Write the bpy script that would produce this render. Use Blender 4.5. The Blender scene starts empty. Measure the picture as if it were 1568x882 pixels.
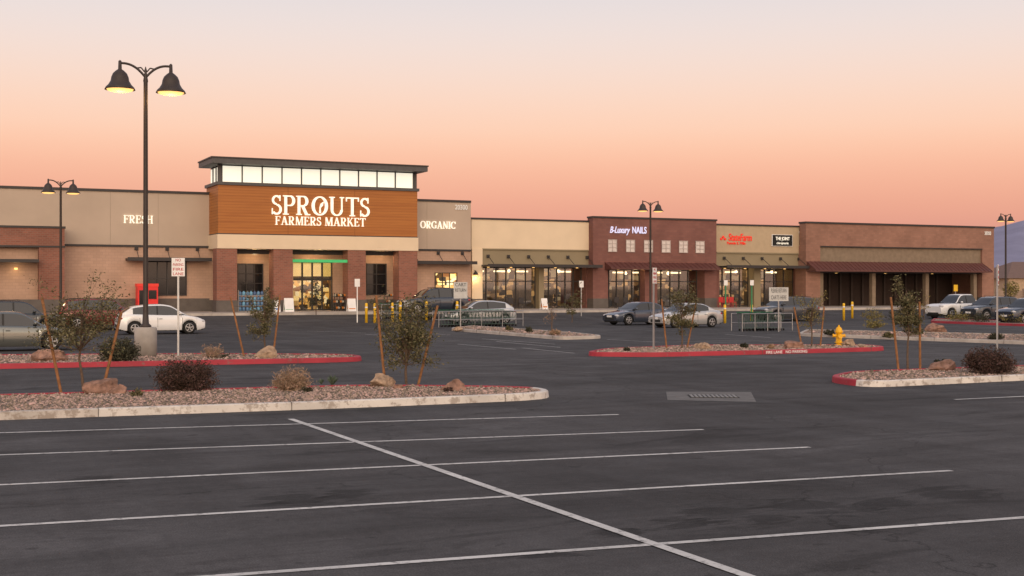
import bpy, bmesh, math, random
from math import sin, cos, pi, radians, sqrt
from mathutils import Vector, Matrix, noise
random.seed(11)
F=1944.0; H=2.35; TH=radians(25.28); C=cos(TH); S=sin(TH); HZ=441.0
scn=bpy.context.scene
def gz(y):
    t=max(0,min(1,(y-72)/12.0)); return .55*t*t*(3-2*t)
# ---- bearings measured from the survey station (camera) -> site coordinates
def at(px,d):
    u=(px-784)/F*d; return (u*C+d*S,-u*S+d*C)
def gp(px,py,z=None):
    zz=0 if z is None else z
    for _ in range(12):
        d=F*(H-zz)/(py-HZ); x,y=at(px,d)
        if z is None: zz=gz(y)
    return x,y,zz
def fx(px,Y):
    t=(px-784)/F; return Y*(t*C+S)/(C-t*S)
def fz(px,py,Y):
    t=(px-784)/F; return H-(py-HZ)/F*Y/(C-t*S)

# ---------------------------------------------------------------- materials
MATS={}
def lk(nt,a,b): nt.links.new(a,b)
def pmat(name,col,rough=.75,var=.12,scale=3.0,bump=0,bscale=None,metal=0,emit=None,es=0,spec=.4,island=0,detail=5,stretch=None):
    if name in MATS: return MATS[name]
    m=bpy.data.materials.new(name); m.use_nodes=True; nt=m.node_tree
    b=nt.nodes['Principled BSDF']
    b.inputs['Roughness'].default_value=rough; b.inputs['Metallic'].default_value=metal
    b.inputs['Specular IOR Level'].default_value=spec
    tc=nt.nodes.new('ShaderNodeTexCoord'); vec=tc.outputs['Object']
    if stretch:
        mp=nt.nodes.new('ShaderNodeMapping'); mp.inputs['Scale'].default_value=stretch; lk(nt,vec,mp.inputs['Vector']); vec=mp.outputs['Vector']
    n=nt.nodes.new('ShaderNodeTexNoise'); n.inputs['Scale'].default_value=scale; n.inputs['Detail'].default_value=detail
    lk(nt,vec,n.inputs['Vector'])
    r=nt.nodes.new('ShaderNodeValToRGB'); r.color_ramp.elements[0].position=.3; r.color_ramp.elements[1].position=.7
    r.color_ramp.elements[0].color=tuple(max(0,c*(1-var)) for c in col)+(1,)
    r.color_ramp.elements[1].color=tuple(min(1,c*(1+var)) for c in col)+(1,)
    lk(nt,n.outputs['Fac'],r.inputs['Fac']); out=r.outputs['Color']
    if island:
        g=nt.nodes.new('ShaderNodeNewGeometry'); hs=nt.nodes.new('ShaderNodeHueSaturation')
        mr=nt.nodes.new('ShaderNodeMapRange'); mr.inputs['To Min'].default_value=1-island; mr.inputs['To Max'].default_value=1+island
        lk(nt,g.outputs['Random Per Island'],mr.inputs['Value']); lk(nt,mr.outputs['Result'],hs.inputs['Value'])
        mr2=nt.nodes.new('ShaderNodeMapRange'); mr2.inputs['To Min'].default_value=.5+.05*island; mr2.inputs['To Max'].default_value=.5-.05*island
        lk(nt,g.outputs['Random Per Island'],mr2.inputs['Value']); lk(nt,mr2.outputs['Result'],hs.inputs['Hue'])
        lk(nt,out,hs.inputs['Color']); out=hs.outputs['Color']
    lk(nt,out,b.inputs['Base Color'])
    if emit:
        b.inputs['Emission Color'].default_value=tuple(emit)+(1,); b.inputs['Emission Strength'].default_value=es
    if bump:
        n2=nt.nodes.new('ShaderNodeTexNoise'); n2.inputs['Scale'].default_value=bscale or scale*6; n2.inputs['Detail'].default_value=3
        lk(nt,tc.outputs['Object'],n2.inputs['Vector'])
        bp=nt.nodes.new('ShaderNodeBump'); bp.inputs['Strength'].default_value=bump; bp.inputs['Distance'].default_value=.02
        lk(nt,n2.outputs['Fac'],bp.inputs['Height']); lk(nt,bp.outputs['Normal'],b.inputs['Normal'])
    MATS[name]=m; return m
def brickmat(name,c1,c2,mortar,bw=.4,bh=.2,ms=.012,rough=.85):
    m=bpy.data.materials.new(name); m.use_nodes=True; nt=m.node_tree; b=nt.nodes['Principled BSDF']
    b.inputs['Roughness'].default_value=rough; b.inputs['Specular IOR Level'].default_value=.25
    tc=nt.nodes.new('ShaderNodeTexCoord'); sp=nt.nodes.new('ShaderNodeSeparateXYZ'); lk(nt,tc.outputs['Object'],sp.inputs[0])
    ad=nt.nodes.new('ShaderNodeMath'); ad.operation='ADD'; lk(nt,sp.outputs['X'],ad.inputs[0]); lk(nt,sp.outputs['Y'],ad.inputs[1])
    cb=nt.nodes.new('ShaderNodeCombineXYZ'); lk(nt,ad.outputs[0],cb.inputs['X']); lk(nt,sp.outputs['Z'],cb.inputs['Y'])
    br=nt.nodes.new('ShaderNodeTexBrick'); br.inputs['Scale'].default_value=1; br.inputs['Brick Width'].default_value=bw; br.inputs['Row Height'].default_value=bh
    br.inputs['Mortar Size'].default_value=ms; br.inputs['Color1'].default_value=tuple(c1)+(1,); br.inputs['Color2'].default_value=tuple(c2)+(1,); br.inputs['Mortar'].default_value=tuple(mortar)+(1,)
    lk(nt,cb.outputs[0],br.inputs['Vector'])
    n=nt.nodes.new('ShaderNodeTexNoise'); n.inputs['Scale'].default_value=.5; n.inputs['Detail'].default_value=6; lk(nt,tc.outputs['Object'],n.inputs['Vector'])
    mr=nt.nodes.new('ShaderNodeMapRange'); mr.inputs['From Min'].default_value=.3; mr.inputs['From Max'].default_value=.7; mr.inputs['To Min'].default_value=.85; mr.inputs['To Max'].default_value=1.12
    lk(nt,n.outputs['Fac'],mr.inputs['Value'])
    hs=nt.nodes.new('ShaderNodeHueSaturation'); lk(nt,mr.outputs['Result'],hs.inputs['Value']); lk(nt,br.outputs['Color'],hs.inputs['Color'])
    lk(nt,hs.outputs['Color'],b.inputs['Base Color']); MATS[name]=m; return m
def asphalt():
    m=bpy.data.materials.new('asphalt'); m.use_nodes=True; nt=m.node_tree; b=nt.nodes['Principled BSDF']
    b.inputs['Specular IOR Level'].default_value=.22
    tc=nt.nodes.new('ShaderNodeTexCoord')
    def nz(scale,det=5,st=None,dist=0,rot=0,rg=.5):
        v=tc.outputs['Object']
        if st:
            mp=nt.nodes.new('ShaderNodeMapping'); mp.inputs['Scale'].default_value=st; mp.inputs['Rotation'].default_value=(0,0,rot); lk(nt,v,mp.inputs['Vector']); v=mp.outputs['Vector']
        n=nt.nodes.new('ShaderNodeTexNoise'); n.inputs['Scale'].default_value=scale; n.inputs['Detail'].default_value=det; n.inputs['Distortion'].default_value=dist; n.inputs['Roughness'].default_value=rg; lk(nt,v,n.inputs['Vector']); return n.outputs['Fac']
    def mr(f,a,bb,c,d):
        q=nt.nodes.new('ShaderNodeMapRange'); q.inputs['From Min'].default_value=a; q.inputs['From Max'].default_value=bb; q.inputs['To Min'].default_value=c; q.inputs['To Max'].default_value=d; lk(nt,f,q.inputs['Value']); return q.outputs['Result']
    def math_(op,a,c):
        q=nt.nodes.new('ShaderNodeMath'); q.operation=op; lk(nt,a,q.inputs[0])
        if isinstance(c,(int,float)): q.inputs[1].default_value=c
        else: lk(nt,c,q.inputs[1])
        return q.outputs[0]
    mul=lambda a,c: math_('MULTIPLY',a,c)
    big=mr(nz(.12,6),.3,.7,.76,1.25)
    streak=mr(nz(.5,8,(.18,1.5,1),.6,rg=.65),.36,.64,.76,1.22)
    streak2=mr(nz(.45,8,(1.7,.14,1),.8,rg=.65),.35,.68,1.14,.82)
    stain=mr(nz(.5,8,(.35,1.3,1),1.8,.1,rg=.65),.56,.64,1,.62)
    pale=mr(nz(.35,8,(.5,1.2,1),1.2,-.3,rg=.7),.54,.70,1,1.45)
    spots=mr(nz(2.6,4),.67,.71,1,.62)
    mid=mr(nz(9,6,rg=.7),.3,.7,.80,1.22)
    fine=mr(nz(60,2),.25,.75,.55,1.5)
    v=big
    for k in (streak,streak2,stain,pale,spots,mid,fine): v=mul(v,k)
    # oil and tyre stains in the near bays
    sn=nz(1.3,8,(.55,1.9,1),1.5,rg=.72)
    for (a,c,rad) in ((1040,800,1.0),(1120,790,1.2),(1250,775,1.3),(1340,768,.8),(450,765,1.0),(530,758,.8),(400,772,.6),(150,735,.9),(1460,755,1.0),(820,846,.7),(950,815,.6)):
        X,Y,_=gp(a,c); vm=nt.nodes.new('ShaderNodeVectorMath'); vm.operation='DISTANCE'; vm.inputs[1].default_value=(X,Y,0); lk(nt,tc.outputs['Object'],vm.inputs[0])
        fall=mr(vm.outputs['Value'],rad*.2,rad*1.1,.12,-.22); s_=math_('ADD',sn,fall)
        v=mul(v,mr(s_,.53,.60,1,.50))
    vo=nt.nodes.new('ShaderNodeTexVoronoi'); vo.feature='DISTANCE_TO_EDGE'; vo.inputs['Scale'].default_value=.11
    wn=nt.nodes.new('ShaderNodeTexNoise'); wn.inputs['Scale'].default_value=.7; wn.inputs['Detail'].default_value=8; lk(nt,tc.outputs['Object'],wn.inputs['Vector'])
    va=nt.nodes.new('ShaderNodeVectorMath'); va.operation='MULTIPLY_ADD'; va.inputs[1].default_value=(2.2,2.2,0); lk(nt,wn.outputs['Color'],va.inputs[0]); lk(nt,tc.outputs['Object'],va.inputs[2])
    lk(nt,va.outputs[0],vo.inputs['Vector'])
    v=mul(v,mr(vo.outputs['Distance'],.0,.0026,.45,1))
    cm=nt.nodes.new('ShaderNodeMixRGB'); cm.blend_type='MULTIPLY'; cm.inputs['Fac'].default_value=1; cm.inputs['Color1'].default_value=(.056,.054,.0555,1)
    cmb=nt.nodes.new('ShaderNodeCombineColor') 
    for i in range(3): lk(nt,v,cmb.inputs[i])
    lk(nt,cmb.outputs[0],cm.inputs['Color2']); lk(nt,cm.outputs[0],b.inputs['Base Color'])
    lk(nt,mr(nz(.8,4),.3,.7,.72,.95),b.inputs['Roughness'])
    bp=nt.nodes.new('ShaderNodeBump'); bp.inputs['Strength'].default_value=.6; bp.inputs['Distance'].default_value=.012; lk(nt,nz(60,3),bp.inputs['Height']); lk(nt,bp.outputs['Normal'],b.inputs['Normal'])
    return m
def paintmat(name,col,wear=.5,under=(.06,.058,.06),sc=9,lo=.56,hi=.66,rough=.7):
    m=bpy.data.materials.new(name); m.use_nodes=True; nt=m.node_tree; b=nt.nodes['Principled BSDF']; b.inputs['Roughness'].default_value=rough
    tc=nt.nodes.new('ShaderNodeTexCoord'); n=nt.nodes.new('ShaderNodeTexNoise'); n.inputs['Scale'].default_value=sc; n.inputs['Detail'].default_value=8; n.inputs['Roughness'].default_value=.7; lk(nt,tc.outputs['Object'],n.inputs['Vector'])
    n1=nt.nodes.new('ShaderNodeTexNoise'); n1.inputs['Scale'].default_value=.9; n1.inputs['Detail'].default_value=5; lk(nt,tc.outputs['Object'],n1.inputs['Vector'])
    q=nt.nodes.new('ShaderNodeMapRange'); q.inputs['From Min'].default_value=lo; q.inputs['From Max'].default_value=hi; q.inputs['To Max'].default_value=wear; lk(nt,n.outputs['Fac'],q.inputs['Value'])
    q1=nt.nodes.new('ShaderNodeMapRange'); q1.inputs['From Min'].default_value=.3; q1.inputs['From Max'].default_value=.7; q1.inputs['To Min'].default_value=.7; q1.inputs['To Max'].default_value=1.08; lk(nt,n1.outputs['Fac'],q1.inputs['Value'])
    hs=nt.nodes.new('ShaderNodeHueSaturation'); hs.inputs['Color'].default_value=tuple(col)+(1,); lk(nt,q1.outputs['Result'],hs.inputs['Value'])
    mx=nt.nodes.new('ShaderNodeMixRGB'); lk(nt,q.outputs['Result'],mx.inputs['Fac']); lk(nt,hs.outputs['Color'],mx.inputs['Color1']); mx.inputs['Color2'].default_value=tuple(under)+(1,)
    lk(nt,mx.outputs[0],b.inputs['Base Color']); MATS[name]=m; return m
def gravelmat():
    m=bpy.data.materials.new('gravel'); m.use_nodes=True; nt=m.node_tree; b=nt.nodes['Principled BSDF']; b.inputs['Roughness'].default_value=.95
    tc=nt.nodes.new('ShaderNodeTexCoord'); v=nt.nodes.new('ShaderNodeTexVoronoi'); v.inputs['Scale'].default_value=20; lk(nt,tc.outputs['Object'],v.inputs['Vector'])
    bw=nt.nodes.new('ShaderNodeSeparateColor'); lk(nt,v.outputs['Color'],bw.inputs[0])
    r=nt.nodes.new('ShaderNodeValToRGB'); e=r.color_ramp.elements; e[0].color=(.09,.06,.045,1); e[1].color=(.52,.40,.32,1); n=e.new(.5); n.color=(.24,.17,.135,1); lk(nt,bw.outputs[0],r.inputs['Fac'])
    n2=nt.nodes.new('ShaderNodeTexNoise'); n2.inputs['Scale'].default_value=.8; n2.inputs['Detail'].default_value=5; lk(nt,tc.outputs['Object'],n2.inputs['Vector'])
    q1=nt.nodes.new('ShaderNodeMapRange'); q1.inputs['From Min'].default_value=.3; q1.inputs['From Max'].default_value=.7; q1.inputs['To Min'].default_value=.7; q1.inputs['To Max'].default_value=1.2; lk(nt,n2.outputs['Fac'],q1.inputs['Value'])
    hs=nt.nodes.new('ShaderNodeHueSaturation'); lk(nt,q1.outputs['Result'],hs.inputs['Value']); lk(nt,r.outputs[0],hs.inputs['Color'])
    lk(nt,hs.outputs[0],b.inputs['Base Color'])
    bp=nt.nodes.new('ShaderNodeBump'); bp.invert=True; bp.inputs['Strength'].default_value=1; bp.inputs['Distance'].default_value=.04; lk(nt,v.outputs['Distance'],bp.inputs['Height']); lk(nt,bp.outputs['Normal'],b.inputs['Normal'])
    return m
def glassmat(name,tint,fac):
    m=bpy.data.materials.new(name); m.use_nodes=True; nt=m.node_tree; nt.nodes.clear()
    o=nt.nodes.new('ShaderNodeOutputMaterial'); t=nt.nodes.new('ShaderNodeBsdfTransparent'); t.inputs[0].default_value=tuple(tint)+(1,)
    g=nt.nodes.new('ShaderNodeBsdfGlossy'); g.inputs['Roughness'].default_value=.03; g.inputs[0].default_value=(.9,.9,.9,1)
    mx=nt.nodes.new('ShaderNodeMixShader'); mx.inputs[0].default_value=fac; lk(nt,t.outputs[0],mx.inputs[1]); lk(nt,g.outputs[0],mx.inputs[2]); lk(nt,mx.outputs[0],o.inputs[0]); MATS[name]=m; return m
def shelfmat(name,strength,cols):
    m=bpy.data.materials.new(name); m.use_nodes=True; nt=m.node_tree; b=nt.nodes['Principled BSDF']
    tc=nt.nodes.new('ShaderNodeTexCoord'); mp=nt.nodes.new('ShaderNodeMapping'); mp.inputs['Scale'].default_value=(1.3,1,1.9); lk(nt,tc.outputs['Object'],mp.inputs[0])
    v=nt.nodes.new('ShaderNodeTexVoronoi'); v.distance='CHEBYCHEV'; v.inputs['Scale'].default_value=1.6; lk(nt,mp.outputs[0],v.inputs['Vector'])
    s=nt.nodes.new('ShaderNodeSeparateColor'); lk(nt,v.outputs['Color'],s.inputs[0])
    r=nt.nodes.new('ShaderNodeValToRGB'); r.color_ramp.interpolation='CONSTANT'
    e=r.color_ramp.elements; e[0].color=cols[0]+(1,); e[1].color=cols[-1]+(1,); e[1].position=.85
    for i,c in enumerate(cols[1:-1]): q=e.new((i+1)/len(cols)); q.color=c+(1,)
    lk(nt,s.outputs[0],r.inputs[0]); lk(nt,r.outputs[0],b.inputs['Emission Color']); b.inputs['Emission Strength'].default_value=strength
    lk(nt,r.outputs[0],b.inputs['Base Color']); MATS[name]=m; return m

taupe=pmat('taupe_stucco',(.46,.365,.285),var=.06,scale=.5,bump=.2,bscale=30)
pinkblk=brickmat('pink_block',(.49,.325,.24),(.445,.295,.215),(.40,.27,.205))
brick=brickmat('red_brick',(.29,.115,.078),(.22,.092,.064),(.25,.16,.125),.3,.12)
brick2=brickmat('brown_brick',(.22,.10,.082),(.185,.083,.069),(.17,.09,.08),.4,.2)
brick3=brickmat('tan_brick',(.31,.165,.12),(.26,.138,.10),(.25,.15,.115),.4,.2)
cream=pmat('cream_stucco',(.72,.58,.41),var=.04,scale=.8)
olive=pmat('olive_stucco',(.265,.215,.135),var=.05,scale=.8)
wains=pmat('dark_block_base',(.11,.095,.085),var=.15,scale=2)
dark=pmat('dark_bronze_metal',(.035,.03,.03),rough=.5,var=.1)
capm=pmat('dark_grey_metal',(.085,.08,.08),rough=.55,var=.1)
redmetal=pmat('red_brown_metal_roof',(.11,.042,.035),rough=.5,var=.1)
roofw=pmat('roof_membrane',(.5,.48,.45))
glassd=glassmat('window_glass',(.8,.8,.78),.11)
darkglass=pmat('dark_glass',(.012,.013,.015),rough=.08,var=.1,spec=.6)
whitelit=pmat('lit_letters',(.8,.75,.65),emit=(1,.93,.76),es=.62)
clere=pmat('lit_frosted_panels',(.6,.58,.5),emit=(1,.94,.76),es=.78,var=.05)
shelf=shelfmat('lit_shop_interior',.9,[(.08,.04,.01),(.9,.5,.12),(.25,.1,.03),(1,.75,.3),(.5,.3,.1),(.04,.03,.02),(1,.85,.5)])
shelfdim=shelfmat('dim_shop_interior',.55,[(.02,.015,.01),(.35,.19,.08),(.08,.045,.02),(.22,.12,.05),(.9,.52,.2),(.03,.03,.03),(.5,.38,.22)])
warmlight=pmat('warm_lamp_light',(.8,.5,.2),emit=(1,.55,.17),es=1.5)
warmsoft=pmat('ceiling_light_panel',(.8,.7,.5),emit=(1,.78,.45),es=3.5)
conc=pmat('concrete',(.36,.33,.30),var=.2,scale=2,bump=.3,bscale=40)
walk=pmat('sidewalk_concrete',(.38,.33,.29),var=.12,scale=.7)
black=pmat('black_rubber',(.012,.012,.012),rough=.8)
steel=pmat('galvanised_steel',(.35,.35,.36),rough=.4,metal=.7)
white=pmat('white_paint',(.78,.77,.75),rough=.5,var=.05)
asph=asphalt(); strip=paintmat('road_marking_paint',(.60,.59,.57),.85,lo=.52,hi=.66)
kw=paintmat('white_kerb_paint',(.66,.62,.57),.8,(.30,.25,.21),5,.52,.6)
kw2=paintmat('white_kerb_paint_worn',(.55,.50,.45),.8,(.26,.21,.17),5,.48,.56)
kr=paintmat('red_kerb_paint',(.40,.030,.05),.7,(.2,.12,.11),5,.58,.68)
kc=paintmat('concrete_kerb',(.50,.45,.40),.5,(.2,.17,.15),4,.5,.7)
grav=gravelmat()
gstone=pmat('gravel_stones',(.32,.235,.185),island=.65,rough=.95)
soil=pmat('desert_soil',(.30,.22,.16),scale=.2,var=.2,rough=.95)
def woodsiding():
    m=bpy.data.materials.new('wood_siding'); m.use_nodes=True; nt=m.node_tree; b=nt.nodes['Principled BSDF']; b.inputs['Roughness'].default_value=.5
    tc=nt.nodes.new('ShaderNodeTexCoord'); mp=nt.nodes.new('ShaderNodeMapping'); mp.inputs['Scale'].default_value=(.35,.35,9); lk(nt,tc.outputs['Object'],mp.inputs[0])
    n=nt.nodes.new('ShaderNodeTexNoise'); n.inputs['Scale'].default_value=1; n.inputs['Detail'].default_value=5; lk(nt,mp.outputs[0],n.inputs['Vector'])
    r=nt.nodes.new('ShaderNodeValToRGB'); e=r.color_ramp.elements; e[0].position=.3; e[0].color=(.33,.105,.014,1); e[1].position=.7; e[1].color=(.43,.155,.025,1); lk(nt,n.outputs[0],r.inputs[0])
    lk(nt,r.outputs[0],b.inputs['Base Color']); return m
wood=woodsiding()

# ---------------------------------------------------------------- mesh builder
class MB:
    def __init__(s): s.v=[];s.f=[];s.m=[];s.sm=[]
    def add(s,vs,fs,m=0,smooth=False):
        o=len(s.v); s.v.extend(tuple(v) for v in vs)
        for f in fs: s.f.append(tuple(i+o for i in f)); s.m.append(m); s.sm.append(smooth)
    def box(s,x0,x1,y0,y1,z0,z1,m=0):
        s.add([(x0,y0,z0),(x1,y0,z0),(x1,y1,z0),(x0,y1,z0),(x0,y0,z1),(x1,y0,z1),(x1,y1,z1),(x0,y1,z1)],
              [(0,3,2,1),(4,5,6,7),(0,1,5,4),(1,2,6,5),(2,3,7,6),(3,0,4,7)],m)
    def obox(s,c,sz,rz=0,m=0,ry=0):
        M=Matrix.Translation(c)@Matrix.Rotation(rz,4,'Z')@Matrix.Rotation(ry,4,'Y'); a,b,d=[q/2 for q in sz]
        P=[M@Vector(p) for p in [(-a,-b,-d),(a,-b,-d),(a,b,-d),(-a,b,-d),(-a,-b,d),(a,-b,d),(a,b,d),(-a,b,d)]]
        s.add(P,[(0,3,2,1),(4,5,6,7),(0,1,5,4),(1,2,6,5),(2,3,7,6),(3,0,4,7)],m)
    def tube(s,p0,p1,r0,r1=None,n=8,m=0,caps=True):
        r1=r0 if r1 is None else r1
        p0=Vector(p0);p1=Vector(p1); d=(p1-p0)
        if d.length<1e-6: return
        d.normalize(); a=d.orthogonal().normalized(); b=d.cross(a)
        vs=[p0+(a*cos(2*pi*i/n)+b*sin(2*pi*i/n))*r0 for i in range(n)]+[p1+(a*cos(2*pi*i/n)+b*sin(2*pi*i/n))*r1 for i in range(n)]
        fs=[(i,(i+1)%n,n+(i+1)%n,n+i) for i in range(n)]
        s.add(vs,fs,m,True)
        if caps: s.add(vs,[tuple(range(n))[::-1],tuple(range(n,2*n))],m)
    def path(s,pts,r,n=8,m=0):
        for i in range(len(pts)-1): s.tube(pts[i],pts[i+1],r if not isinstance(r,list) else r[i],r if not isinstance(r,list) else r[i+1],n,m)
    def lathe(s,c,prof,n=20,m=0,axis='Z'):
        vs=[]
        for r,z in prof:
            for i in range(n):
                a=2*pi*i/n
                if axis=='Z': vs.append((c[0]+r*cos(a),c[1]+r*sin(a),c[2]+z))
                else: vs.append((c[0]+r*cos(a),c[1]+z,c[2]+r*sin(a)))
        fs=[(k*n+i,k*n+(i+1)%n,(k+1)*n+(i+1)%n,(k+1)*n+i) for k in range(len(prof)-1) for i in range(n)]
        s.add(vs,fs,m,True)
    def ell(s,c,r,n=10,m=0):
        prof=[(sin(pi*k/6),-cos(pi*k/6)) for k in range(7)]; vs=[]
        for q,z in prof:
            for i in range(n): vs.append((c[0]+r[0]*q*cos(2*pi*i/n),c[1]+r[1]*q*sin(2*pi*i/n),c[2]+r[2]*z))
        s.add(vs,[(k*n+i,k*n+(i+1)%n,(k+1)*n+(i+1)%n,(k+1)*n+i) for k in range(6) for i in range(n)],m,True)
    def prism(s,pts,y0,y1,m=0):
        n=len(pts); vs=[(x,y0,z) for x,z in pts]+[(x,y1,z) for x,z in pts]
        s.add(vs,[tuple(range(n)),tuple(range(n,2*n))[::-1]]+[(i,n+i,n+(i+1)%n,(i+1)%n) for i in range(n)],m)
    def obj(s,name,mats,parent=None,loc=None,rot=0,origin=None):
        if origin is None and loc is None:
            xs=[v[0] for v in s.v];ys=[v[1] for v in s.v];zs=[v[2] for v in s.v]
            origin=((min(xs)+max(xs))/2,(min(ys)+max(ys))/2,min(zs))
        if origin is None: origin=(0,0,0)
        me=bpy.data.meshes.new(name); me.from_pydata([(v[0]-origin[0],v[1]-origin[1],v[2]-origin[2]) for v in s.v],[],s.f)
        for q in mats: me.materials.append(q)
        me.polygons.foreach_set('material_index',s.m); me.polygons.foreach_set('use_smooth',s.sm); me.update()
        o=bpy.data.objects.new(name,me); scn.collection.objects.link(o)
        o.location=loc if loc is not None else origin; o.rotation_euler=(0,0,rot)
        if parent: attach(o,parent)
        return o
def attach(o,p):
    o.parent=p; o.matrix_parent_inverse=(Matrix.Translation(p.location)@Matrix.Rotation(p.rotation_euler[2],4,'Z')).inverted()
def empty(name,loc,rot=0):
    e=bpy.data.objects.new(name,None); e.location=loc; e.rotation_euler=(0,0,rot); e.empty_display_size=.3; scn.collection.objects.link(e); return e
def text(body,name,x,y,z,w,h,mat,parent=None,rot=0,shear=0,ext=.03,off=0):
    cu=bpy.data.curves.new(name,'FONT'); cu.body=body; cu.align_x='CENTER'; cu.align_y='CENTER'; cu.extrude=ext; cu.shear=shear; cu.offset=off; cu.materials.append(mat)
    o=bpy.data.objects.new(name,cu); scn.collection.objects.link(o); bpy.context.view_layer.update()
    dx,dy=o.dimensions.x,o.dimensions.y
    o.scale=(w/dx,h/dy,1); o.rotation_euler=(pi/2,0,rot); o.location=(x,y,z)
    if parent: attach(o,parent)
    return o

# ---------------------------------------------------------------- serif lettering
def glyph(ch):
    P=[]; st=.14
    def R(a,b,c,d): P.append([(a,b),(c,b),(c,d),(a,d)])
    def L(x0,z0,x1,z1,w): P.append([(x0,z0),(x0+w,z0),(x1+w,z1),(x1,z1)])
    def A(cx,cz,rx,rz,a0,a1,tmin=.06,tmax=.15,n=14):
        for i in range(n):
            q=[]
            for a,sg in ((a0+(a1-a0)*i/n,1),(a0+(a1-a0)*(i+1)/n,1),(a0+(a1-a0)*(i+1)/n,-1),(a0+(a1-a0)*i/n,-1)):
                r=radians(a); t=(tmin+(tmax-tmin)*abs(cos(r)))/2
                q.append((cx+(rx+sg*t)*cos(r),cz+(rz+sg*t)*sin(r)))
            P.append(q)
    def V(x,z0=0,z1=1,b=1,t=1):
        R(x,z0,x+st,z1)
        if b: R(x-.08,z0,x+st+.08,z0+.055)
        if t: R(x-.08,z1-.055,x+st+.08,z1)
    if ch=='S':
        A(.28,.745,.19,.205,35,270,.09,.11); A(.28,.265,.21,.235,90,-145,.09,.12); R(.43,.7,.48,1.); R(.03,.0,.08,.32); w=.60
    elif ch in 'PR':
        V(.09); R(.24,.935,.4,1); R(.24,.45,.4,.51); A(.38,.725,.2,.245,90,-90,.06,.15); w=.70
        if ch=='R': L(.5,0,.27,.47,.16); R(.48,0,.76,.055); w=.82
    elif ch in 'OGC':
        if ch=='O': A(.45,.5,.36,.47,0,360,.06,.16,26); w=.95
        else:
            A(.45,.5,.36,.47,45,315,.06,.16,22); R(.7,.68,.75,.99); w=.86
            if ch=='G': R(.62,.03,.77,.42); R(.54,.38,.85,.43); w=.92
    elif ch=='U': V(.09,.3,1,0,1); R(.66,.3,.73,1); R(.58,.945,.82,1); A(.42,.32,.26,.29,180,360,.06,.13); w=.9
    elif ch=='T': V(.3,0,1,1,0); R(.02,.93,.73,1); R(.02,.78,.07,.93); R(.68,.78,.73,.93); w=.78
    elif ch in 'FE':
        V(.09); R(.24,.94,.62,1); R(.57,.78,.62,.94); R(.24,.49,.48,.55); R(.44,.42,.48,.62); w=.70
        if ch=='E': R(.24,0,.64,.06); R(.6,.06,.65,.24); w=.74
    elif ch=='A': L(.1,0,.37,1,.07); L(.62,0,.33,1,.16); R(.2,.3,.62,.36); R(0,0,.27,.055); R(.52,0,.88,.055); w=.9
    elif ch=='M': R(.12,0,.18,1); R(.03,0,.28,.055); V(.8); L(.44,0,.12,1,.16); L(.46,0,.78,1,.06); w=1.08
    elif ch=='K': V(.09); L(.2,.42,.6,1,.07); L(.6,0,.32,.55,.16); R(.52,.945,.78,1); R(.56,0,.86,.055); w=.88
    elif ch=='H': V(.09); V(.6); R(.24,.48,.6,.54); w=.9
    elif ch=='N': R(.12,0,.18,1); R(.03,0,.28,.055); R(.66,0,.72,1); R(.57,.945,.82,1); L(.58,0,.06,1,.15); w=.9
    elif ch=='I': V(.09); w=.38
    else: w=.4
    return P,w
def serif(body,name,x0,x1,z0,z1,Y,parent,mat,leaf=False):
    tot=sum(glyph(c)[1] for c in body); k=(x1-x0)/tot; h=z1-z0; mb=MB(); x=0; i=0
    for c in body:
        P,w=glyph(c)
        for q in P:
            mb.prism([(x0+(x+a)*k,z0+b*h) for a,b in q],Y-.10-.0015*(i%7),Y+.02,0); i+=1
        if leaf and c=='O':
            mb.prism([(x0+(x+a)*k,z0+b*h) for a,b in ((.42,.12),(.52,.12),(.50,.40),(.62,.52),(.66,.74),(.50,.62),(.44,.44))],Y-.08,Y+.02,0)
        x+=w
    return mb.obj(name,[mat],parent)

# ---------------------------------------------------------------- ground
ybr=[-3000,-60]+[0,72]+[72+12*i/10 for i in range(1,11)]+[200,6000]
def sheet(x0,x1,ys,dz,name,mat):
    mb=MB(); vs=[];
    for y in ys: vs+=[(x0,y,gz(y)+dz),(x1,y,gz(y)+dz)]
    mb.add(vs,[(2*i,2*i+1,2*i+3,2*i+2) for i in range(len(ys)-1)],0); return mb.obj(name,[mat],origin=(0,0,0))
sheet(-5000,6000,ybr,-.004,'ground',soil)
sheet(-70,230,[-60,0,72]+[72+12*i/10 for i in range(1,10)]+[83.2],0,'asphalt_parking_lot',asph)
sheet(142,230,[83.2,84,130],.003,'asphalt_side_road',asph)
def stripe(mb,p,q,w,z=.005):
    a=Vector((p[0],p[1],0));b=Vector((q[0],q[1],0));d=(b-a).normalized();n=Vector((-d.y,d.x,0))*w/2
    mb.add([a-n+Vector((0,0,z)),b-n+Vector((0,0,z)),b+n+Vector((0,0,z)),a+n+Vector((0,0,z))],[(0,1,2,3)])
mk=MB()
def gpair(a,b,c,d,w=.10,z=.005,mbx=mk): stripe(mbx,gp(a,b)[:2],gp(c,d)[:2],w,z)
for (a,b,c,d) in [(-250,670.5,947,635),(-250,706,1077,658),(-250,754.5,1240,685),(-250,820.5,1457,721),(340,882,1620,789),(1462,612,1700,601)]:
    gpair(a,b,c,d)
gpair(-260,925,340,882,.10,.005)
mk2=MB(); gpair(445,642,1250,919.5,.115,.009,mk2)
for (a,b,c,d) in [(700,527,790,535),(738,519,850,527),(800,533,880,541),(760,523,858,532),(560,512,640,517),(600,508,690,513),(930,520,1010,524),(1110,512,1180,517),(470,507,560,510)]:
    gpair(a,b,c,d,.065)
mk.obj('parking_stall_markings',[strip]); mk2.obj('parking_centre_marking',[strip])
p=[gp(1020,600),gp(1150,600.5),gp(1158,616),gp(1022,613)]
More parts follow.
